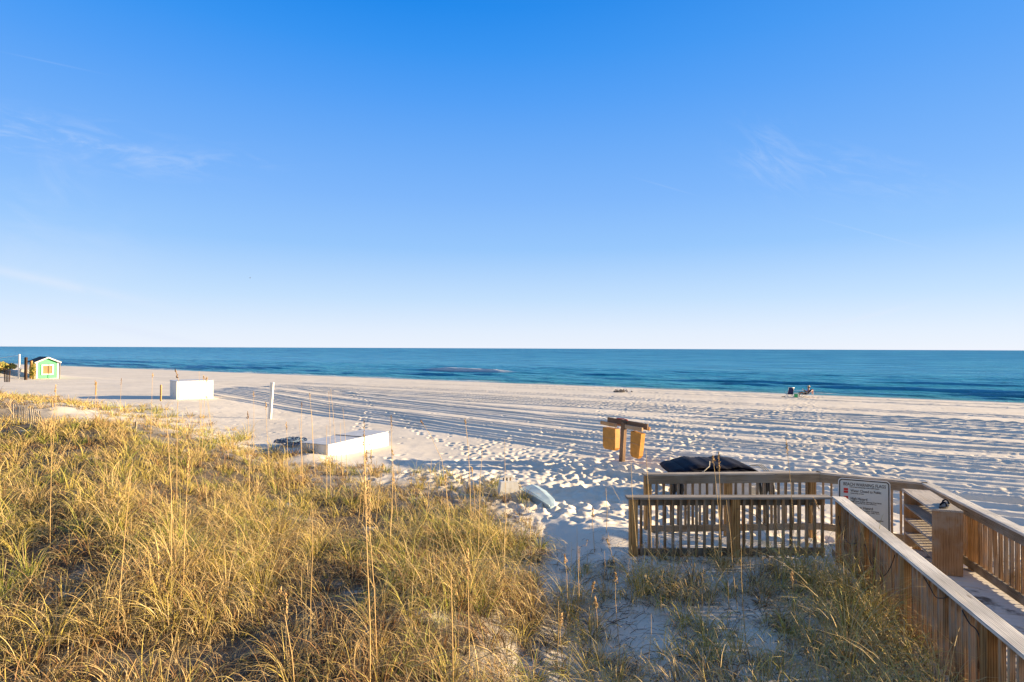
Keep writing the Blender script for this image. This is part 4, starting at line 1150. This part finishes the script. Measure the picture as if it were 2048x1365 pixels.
# ragged straps and hanging black flaps at the two ends
for (xx, lab, m_) in ((4.50, 'black flap hanging off the left end of the cushion pile', 5), (6.85, 'tattered dark flap hanging off the right end of the cushion pile', 7)):
    bm = bmesh.new(); r2 = random.Random(int(xx*10))
    for i in range(m_):
        x = (i-m_/2)*.055; y = r2.uniform(-.12, .1); L = r2.uniform(.45, .75)
        P = [Vector((x, y, 0)), Vector((x+r2.uniform(-.05, .05), y-.05, -L*.5)), Vector((x+r2.uniform(-.1, .1), y-.02, -L))]
        bm_tube(bm, P, [.04, .045, .022], 6)
    tag(fin('canvas_flap', bm, M['black'], None, Matrix.Translation((xx, D0-.28, 1.70)), True), lab, 'flap')
bm = bmesh.new()
for k in range(3):
    x = .0+.06*k
    bm_tube(bm, [Vector((x-.25, -.05, .15)), Vector((x-.1, -.2, .20)), Vector((x, -.33, .1)), Vector((x+.12, -.37, -.06)), Vector((x+.2, -.38, -.2))], .012, 6)
tag(fin('strap', bm, M['rope'], None, Matrix.Translation((6.62, D0-.28, 1.84)), True), 'pale loose straps over the right end of the navy cushions', 'strap')
bm = bmesh.new()
bm_tube(bm, [Vector((.22, -.1, .34)), Vector((.12, -.35, .26)), Vector((-.05, -.38, .12)), Vector((-.2, -.4, .06))], .012, 6)
bm_tube(bm, [Vector((-.08, -.385, .13)), Vector((.06, -.39, .08)), Vector((.2, -.40, -.06))], .012, 6)
tag(fin('strap', bm, M['rope'], None, Matrix.Translation((5.15, D0-.05, 1.72)), True), 'pale cord tied round the left part of the navy cushions', 'strap')

# ------------------------------------------------------------------ white stand and pale blue board on the shaded sand
p = on_ground(1018, 992); D1 = p.y
mwu = Matrix.Translation(p) @ Matrix.Rotation(R(12), 4, 'Z')
us_ = link('utility_stand', None, mw=mwu); tag(us_, 'small white stand with notched top beside the pale blue board', 'stand')
k1 = D1/F
bm = bmesh.new()
hgt = 31*k1
P = [[bm.verts.new((x*w_/2, y*w_*.35, z)) for x, y in ((-1, -1), (1, -1), (1, 1), (-1, 1))] for z, w_ in ((-.15, 50*k1), (hgt*.55, 38*k1), (hgt, 33*k1))]
for a, b_ in zip(P, P[1:]):
    for i in range(4): bm.faces.new((a[i], a[(i+1) % 4], b_[(i+1) % 4], b_[i]))
bm.faces.new(P[0][::-1]); bm.faces.new(P[-1])
fin('stand_body', bm, M['white_clean'], us_, mwu)
bm = bmesh.new()
bm_box(bm, 17*k1, .05, 4*k1, Matrix.Translation((0, 0, hgt+9*k1)))
for x in (-7, 0, 7): bm_box(bm, 3.6*k1, .05, 8*k1, Matrix.Translation((x*k1, 0, hgt+3.8*k1)))
fin('notched_top', bm, M['white_clean'], us_, mwu)
bm = bmesh.new(); bm_box(bm, 20*k1, .03, 5*k1, Matrix.Translation((0, .06, hgt+2.5*k1)))
fin('wooden_core', bm, M['post'], us_, mwu)
# pale blue board: a shallow hull-like slab lying tilted
A = on_ground(1044, 992); B = on_ground(1098, 1014)
dirb = (B-A); dirb.z = 0; Lb = dirb.length; dirb.normalize(); nb_ = Vector((-dirb.y, dirb.x, 0))
if nb_.y < 0: nb_ = -nb_
ob = Matrix((dirb, nb_, Vector((0, 0, 1)))).transposed().to_4x4(); ob.translation = Vector((A.x, A.y, min(A.z, B.z)))
bl = link('fibreglass_slab', None, mw=ob); tag(bl, 'pale blue fibreglass slab lying tilted on the shaded sand', 'slab')
bm = bmesh.new()
hz1 = .20
sec = [(0, .30, .0, .55, .16), (.35, .25, .0, .52, .13), (.75, .14, .0, .38, .10), (1.0, .03, .05, .12, .08)]
rows = []
for u_, zf, y0_, y1_, th in sec:
    x = u_*Lb*1.0
    prof = [(y0_, -.05), (y0_, zf*.6), (y0_+.05, zf*.8), (y1_*.5+.06, zf*.8+.05*(1-u_)), (y1_*.8+.1, zf*.7), (y1_*.8+.16, -.05)]
    rows.append([bm.verts.new((x, y, z)) for y, z in prof])
for a, b_ in zip(rows, rows[1:]):
    for j in range(6): bm.faces.new((a[j], a[(j+1) % 6], b_[(j+1) % 6], b_[j]))
bm.faces.new(rows[0][::-1]); bm.faces.new(rows[-1])
fin('shell', bm, M['paleblue'], bl, ob)
bm = bmesh.new(); bm_tube(bm, [Vector((0, -.02, .20)), Vector((.5*Lb, -.02, .15)), Vector((Lb, .02, .04))], .028, 8)
fin('rolled_rim', bm, M['paleblue'], bl, ob, True)

# blue tangle of netting by the half-buried box
p = on_ground(585, 892)
bm = bmesh.new(); r2 = random.Random(5)
for k in range(26):
    rr_ = r2.uniform(.22, .55); tz = r2.uniform(-.5, .5); a0_ = r2.uniform(0, 6.28); cx_, cy_ = r2.uniform(-.2, .2), r2.uniform(-.15, .15)
    P = [Vector((cx_+rr_*math.cos(a0_+i*.42), cy_+rr_*.7*math.sin(a0_+i*.42), .16+.24*r2.random()*0+.16*(1-rr_/.7)+.12*math.sin(a0_+i*.42)*tz+.05*math.sin(i*1.7+k))) for i in range(15)]
    bm_tube(bm, P, .018, 5)
tag(fin('netting_pile', bm, M['bluerope'], None, Matrix.Translation(p), True), 'tangled pile of faded blue netting left of the half-buried box', 'netting')

# ------------------------------------------------------------------ people by the water
def beach_chair(label, base, rz, cloth, rec=R(28)):
    t = thing('beach_chair', label, 'chair', base, rz); mw = W(t)
    # local: faces +Y, width along X
    w_ = .56
    seat = [(-.02, .30), (.42, .34)]; bl_ = .72
    back_top = Vector((0, -.02-bl_*math.sin(rec), .30+bl_*math.cos(rec)))
    bm = bmesh.new()
    for sx_ in (-w_/2, w_/2):
        bm_tube(bm, [Vector((sx_, back_top.y, back_top.z)), Vector((sx_, -.02, .28)), Vector((sx_, .45, .32))], .014, 6)
        bm_tube(bm, [Vector((sx_*1.04, -.20, .0)), Vector((sx_*1.04, .38, .50))], .014, 6)
        bm_tube(bm, [Vector((sx_*1.08, .42, .0)), Vector((sx_*1.08, -.12, .50))], .014, 6)
    bm_tube(bm, [Vector((-w_/2*1.04, -.2, .012)), Vector((w_/2*1.04, -.2, .012))], .012, 6)
    bm_tube(bm, [Vector((-w_/2*1.08, .42, .012)), Vector((w_/2*1.08, .42, .012))], .012, 6)
    bm_tube(bm, [Vector((-w_/2, back_top.y, back_top.z)), Vector((w_/2, back_top.y, back_top.z))], .014, 6)
    fin('frame', bm, M['alu'], t, mw, True)
    m_, L = frame(Vector((0, -.02, .30)), back_top, (1, 0, 0))
    bm = bmesh.new(); bm_box(bm, L, w_-.02, .02, m_, .005)
    fin('backrest', bm, cloth, t, mw)
    bm = bmesh.new(); m_, L = frame(Vector((0, -.0, .285)), Vector((0, .46, .325)), (1, 0, 0)); bm_box(bm, L, w_-.02, .02, m_, .005)
    fin('seat', bm, cloth, t, mw)
    for sx_ in (-1, 1):
        bm = bmesh.new(); bm_box(bm, .055, .48, .025, Matrix.Translation((sx_*w_/2*1.06, .12, .515)), .006)
        fin('armrest', bm, M['coolwhite'], t, mw)
    return t, mw, back_top
e = on_ground(1580, 795); e = Vector((32.5*(1580-1024)/(1590-1024)*57/57*0+(1580-1024)/F*57, 57, gz((1580-1024)/F*57, 57)))
beach_chair('empty navy beach chair seen from behind, near the waterline', e, R(5), M['navycloth'], R(18))
c2 = Vector(((1611-1024)/F*57, 57, 0)); c2.z = gz(c2.x, c2.y)
_, mwp, bt = beach_chair('reclined beach chair under the seated person by the water', c2, R(82), M['shorts'], R(48))
# towel over the back
bm = bmesh.new(); m_, L = frame(Vector((0, -.12, .36)), bt+Vector((0, -.02, .05)), (1, 0, 0)); bm_box(bm, L, .5, .035, Matrix.Translation((0, -.045, -.01)) @ m_, .012)
tag(fin('towel', bm, M['orange'], None, mwp, False), 'orange and white towel draped over the reclined chair back', 'towel')
bm = bmesh.new(); bm_box(bm, .5, .05, .45, Matrix.Translation((0, bt.y-.11, bt.z-.24)), .02)
tag(fin('towel', bm, M['whitecloth'], None, mwp), 'white towel hanging behind the reclined beach chair', 'towel')
# the person: local +Y forward, lying back in the seat
def skin_body(edges, verts, radii, rootv=0, sub=2):
    me = bpy.data.meshes.new('tmp'); me.from_pydata(verts, edges, [])
    o = bpy.data.objects.new('tmp', me); COL.objects.link(o)
    sm = o.modifiers.new('skin', 'SKIN'); me.skin_vertices[0].data[rootv].use_root = True
    for i, r_ in enumerate(radii): me.skin_vertices[0].data[i].radius = (r_, r_) if not isinstance(r_, tuple) else r_
    ss = o.modifiers.new('sub', 'SUBSURF'); ss.levels = sub; ss.render_levels = sub
    dg = bpy.context.evaluated_depsgraph_get(); dg.update()
    nm = bpy.data.meshes.new_from_object(o.evaluated_get(dg))
    bpy.data.objects.remove(o); nm.shade_smooth()
    return nm
def ensure_skin(me):
    pass
V_ = [(0, -.02, .42), (0, -.12, .58), (0, -.24, .76), (0, -.29, .86), (0, -.27, .97), (0, -.26, 1.06),   # pelvis..head
      (-.10, .06, .40), (-.13, .46, .56), (-.13, .66, .16), (-.13, .64, .06), (-.13, .84, .05),           # left leg bent
      (.10, .06, .40), (.14, .50, .48), (.15, .84, .16), (.15, .85, .06), (.15, 1.02, .05),               # right leg
      (-.18, -.25, .80), (-.24, -.10, .60), (-.10, .14, .72), (-.06, .20, .76),                           # left arm up to the book
      (.18, -.25, .80), (.25, -.08, .60), (.12, .14, .70), (.07, .20, .75)]
E_ = [(0, 1), (1, 2), (2, 3), (3, 4), (4, 5), (0, 6), (6, 7), (7, 8), (8, 9), (9, 10), (0, 11), (11, 12), (12, 13), (13, 14), (14, 15),
      (2, 16), (16, 17), (17, 18), (18, 19), (2, 20), (20, 21), (21, 22), (22, 23)]
r_ = [.12, .12, .13, .055, .075, .085, .085, .06, .045, .035, .025, .085, .06, .045, .035, .025, .055, .042, .030, .022, .055, .042, .030, .022]
me_tmp_ok = True
try:
    bpy.context.view_layer.update()
    me = bpy.data.meshes.new('tmp'); me.from_pydata(V_, E_, [])
    bmx = bmesh.new(); bmx.from_mesh(me); lay = bmx.verts.layers.skin.verify(); bmx.verts.ensure_lookup_table()
    for i, v in enumerate(bmx.verts): v[lay].radius = (r_[i], r_[i]); v[lay].use_root = (i == 0)
    # fingers: short chains from the hands
    for hnd, sx_ in ((19, -1), (23, 1)):
        for f in range(5):
            base_v = bmx.verts[hnd]; p_ = base_v.co.copy()
            a1 = bmx.verts.new(p_+Vector((.0+(f-2)*.016, .035, .012+(-.02 if f == 0 else 0)))); a2 = bmx.verts.new(a1.co+Vector((-.01*sx_, .022, .018)))
            a1[lay].radius = (.009, .009); a2[lay].radius = (.008, .008)
            bmx.edges.new((base_v, a1)); bmx.edges.new((a1, a2)); bmx.verts.ensure_lookup_table()
    bmx.to_mesh(me); bmx.free()
    o = bpy.data.objects.new('tmp', me); COL.objects.link(o)
    o.modifiers.new('skin', 'SKIN'); ss = o.modifiers.new('sub', 'SUBSURF'); ss.levels = 2; ss.render_levels = 2
    dg = bpy.context.evaluated_depsgraph_get(); dg.update()
    nm = bpy.data.meshes.new_from_object(o.evaluated_get(dg)); bpy.data.objects.remove(o)
    nm.materials.clear(); nm.shade_smooth()
except Exception as ex:
    print('skin failed', ex); nm = bpy.data.meshes.new('x')
pr = link('person', nm, M['skin'], None, mwp)
tag(pr, 'person in dark shorts and light blue top reading in the reclined beach chair', 'person')
def blob(name, c, s, mat, parent, mw, rot=None):
    bm = bmesh.new(); bmesh.ops.create_icosphere(bm, subdivisions=3, radius=1, matrix=Matrix.Translation(c) @ (rot or Matrix.Identity(4)) @ Matrix.Diagonal((*s, 1)))
    return fin(name, bm, mat, parent, mw, True)
blob('hair', (0, -.30, 1.05), (.10, .10, .12), M['hair'], pr, mwp)
bm = bmesh.new()
for z, r0 in ((1.09, .19), (1.105, .12), (1.19, .10), (1.21, .05)): pass
prof = [(.20, 1.085), (.115, 1.11), (.108, 1.17), (.07, 1.205), (0.001, 1.21)]
rg = [[bm.verts.new((r0*math.cos(i*math.pi/8), -.29+r0*math.sin(i*math.pi/8), z)) for i in range(16)] for r0, z in prof]
for a, b_ in zip(rg, rg[1:]):
    for j in range(16): bm.faces.new((a[j], a[(j+1) % 16], b_[(j+1) % 16], b_[j]))
fin('hat', bm, M['straw'], pr, mwp, True)
for sx_ in (-.035, .035): blob('eye', (sx_, -.185, 1.055), (.012, .008, .008), M['black'], pr, mwp)
blob('shirt', (0, -.17, .67), (.17, .125, .22), M['bluecloth'], pr, mwp, Matrix.Rotation(R(30), 4, 'X'))
blob('shorts', (0, .08, .43), (.20, .23, .13), M['shorts'], pr, mwp)
bm = bmesh.new()
for sx_ in (-1, 1): bm_box(bm, .13, .012, .19, Matrix.Translation((sx_*.064, .235, .80)) @ Matrix.Rotation(sx_*.25, 4, 'Z') @ Matrix.Rotation(-.4, 4, 'X'))
tag(fin('book', bm, M['paper'], None, mwp), 'open pale book held by the seated person', 'book')
cc_ = Vector(((1592-1024)/F*56.8, 56.8, 0)); cc_.z = gz(cc_.x, cc_.y)
cl_ = thing('cooler', 'green and cream cooler standing between the two beach chairs', 'cooler', cc_, R(-20)); mwx = W(cl_)
bm = bmesh.new(); bm_box(bm, .36, .32, .36, Matrix.Translation((0, 0, .18)), .03); fin('cooler_body', bm, M['coolgreen'], cl_, mwx)
bm = bmesh.new(); bm_box(bm, .38, .34, .08, Matrix.Translation((0, 0, .402)), .02); bm_box(bm, .12, .33, .35, Matrix.Translation((.19, 0, .18)), .01); fin('lid', bm, M['coolwhite'], cl_, mwx)
bm = bmesh.new(); bm_tube(bm, [Vector((-.17, 0, .40)), Vector((-.15, 0, .52)), Vector((.15, 0, .52)), Vector((.17, 0, .40))], .012, 6); fin('handle', bm, M['coolwhite'], cl_, mwx, True)
sd_ = Vector(((1566-1024)/F*57, 57, 0)); sd_.z = gz(sd_.x, sd_.y)
bm = bmesh.new(); bm_box(bm, .26, .1, .05, Matrix.Translation((-.05, 0, .035)) @ Matrix.Rotation(.3, 4, 'Z'), .02); bm_box(bm, .26, .1, .07, Matrix.Translation((.1, .1, .04)) @ Matrix.Rotation(-.5, 4, 'Z'), .02)
tag(fin('shoes', bm, M['brown'], None, Matrix.Translation(sd_)), 'pair of brown shoes on the sand left of the empty chair', 'shoes')
# seaweed heap and bird
p = on_ground(1242, 785)  # grey heap put in for a small sand mound and its slight shadow
bm = bmesh.new(); r2 = random.Random(9)
for k in range(22):
    a_ = r2.uniform(0, 6.28); c = Vector((r2.gauss(0, .35), r2.gauss(0, .2), .05))
    bm_tube(bm, [c, c+Vector((math.cos(a_)*.3, math.sin(a_)*.2, r2.uniform(.05, .25))), c+Vector((math.cos(a_)*.4, math.sin(a_)*.3, .0))], .05, 5)
tag(fin('debris_heap', bm, M['debris_grey'], None, Matrix.Translation(p)), 'dry grey heap of seaweed on the sand near the waterline, picture middle', 'debris')
p = at(499, 556, 170)
bm = bmesh.new()
bmesh.ops.create_icosphere(bm, subdivisions=2, radius=1, matrix=Matrix.Diagonal((.22, .07, .06, 1)))
for s_ in (-1, 1):
    q = [bm.verts.new(v) for v in ((.08, 0, .04), (-.08, 0, .04), (-.10, s_*.28, .13), (.02, s_*.30, .14), (-.12, s_*.55, .06))]
    bm.faces.new((q[0], q[3], q[2], q[1])); bm.faces.new((q[3], q[4], q[2]))
q = [bm.verts.new(v) for v in ((-.18, 0, .02), (-.34, .06, .01), (-.34, -.06, .01))]; bm.faces.new(q)
tag(fin('seabird', bm, M['bird'], None, Matrix.Translation(p) @ Matrix.Rotation(R(30), 4, 'Z')), 'tiny dark seabird flying in the sky above the sea at left', 'bird')
print('blades', nb, 'objects', len(bpy.data.objects))
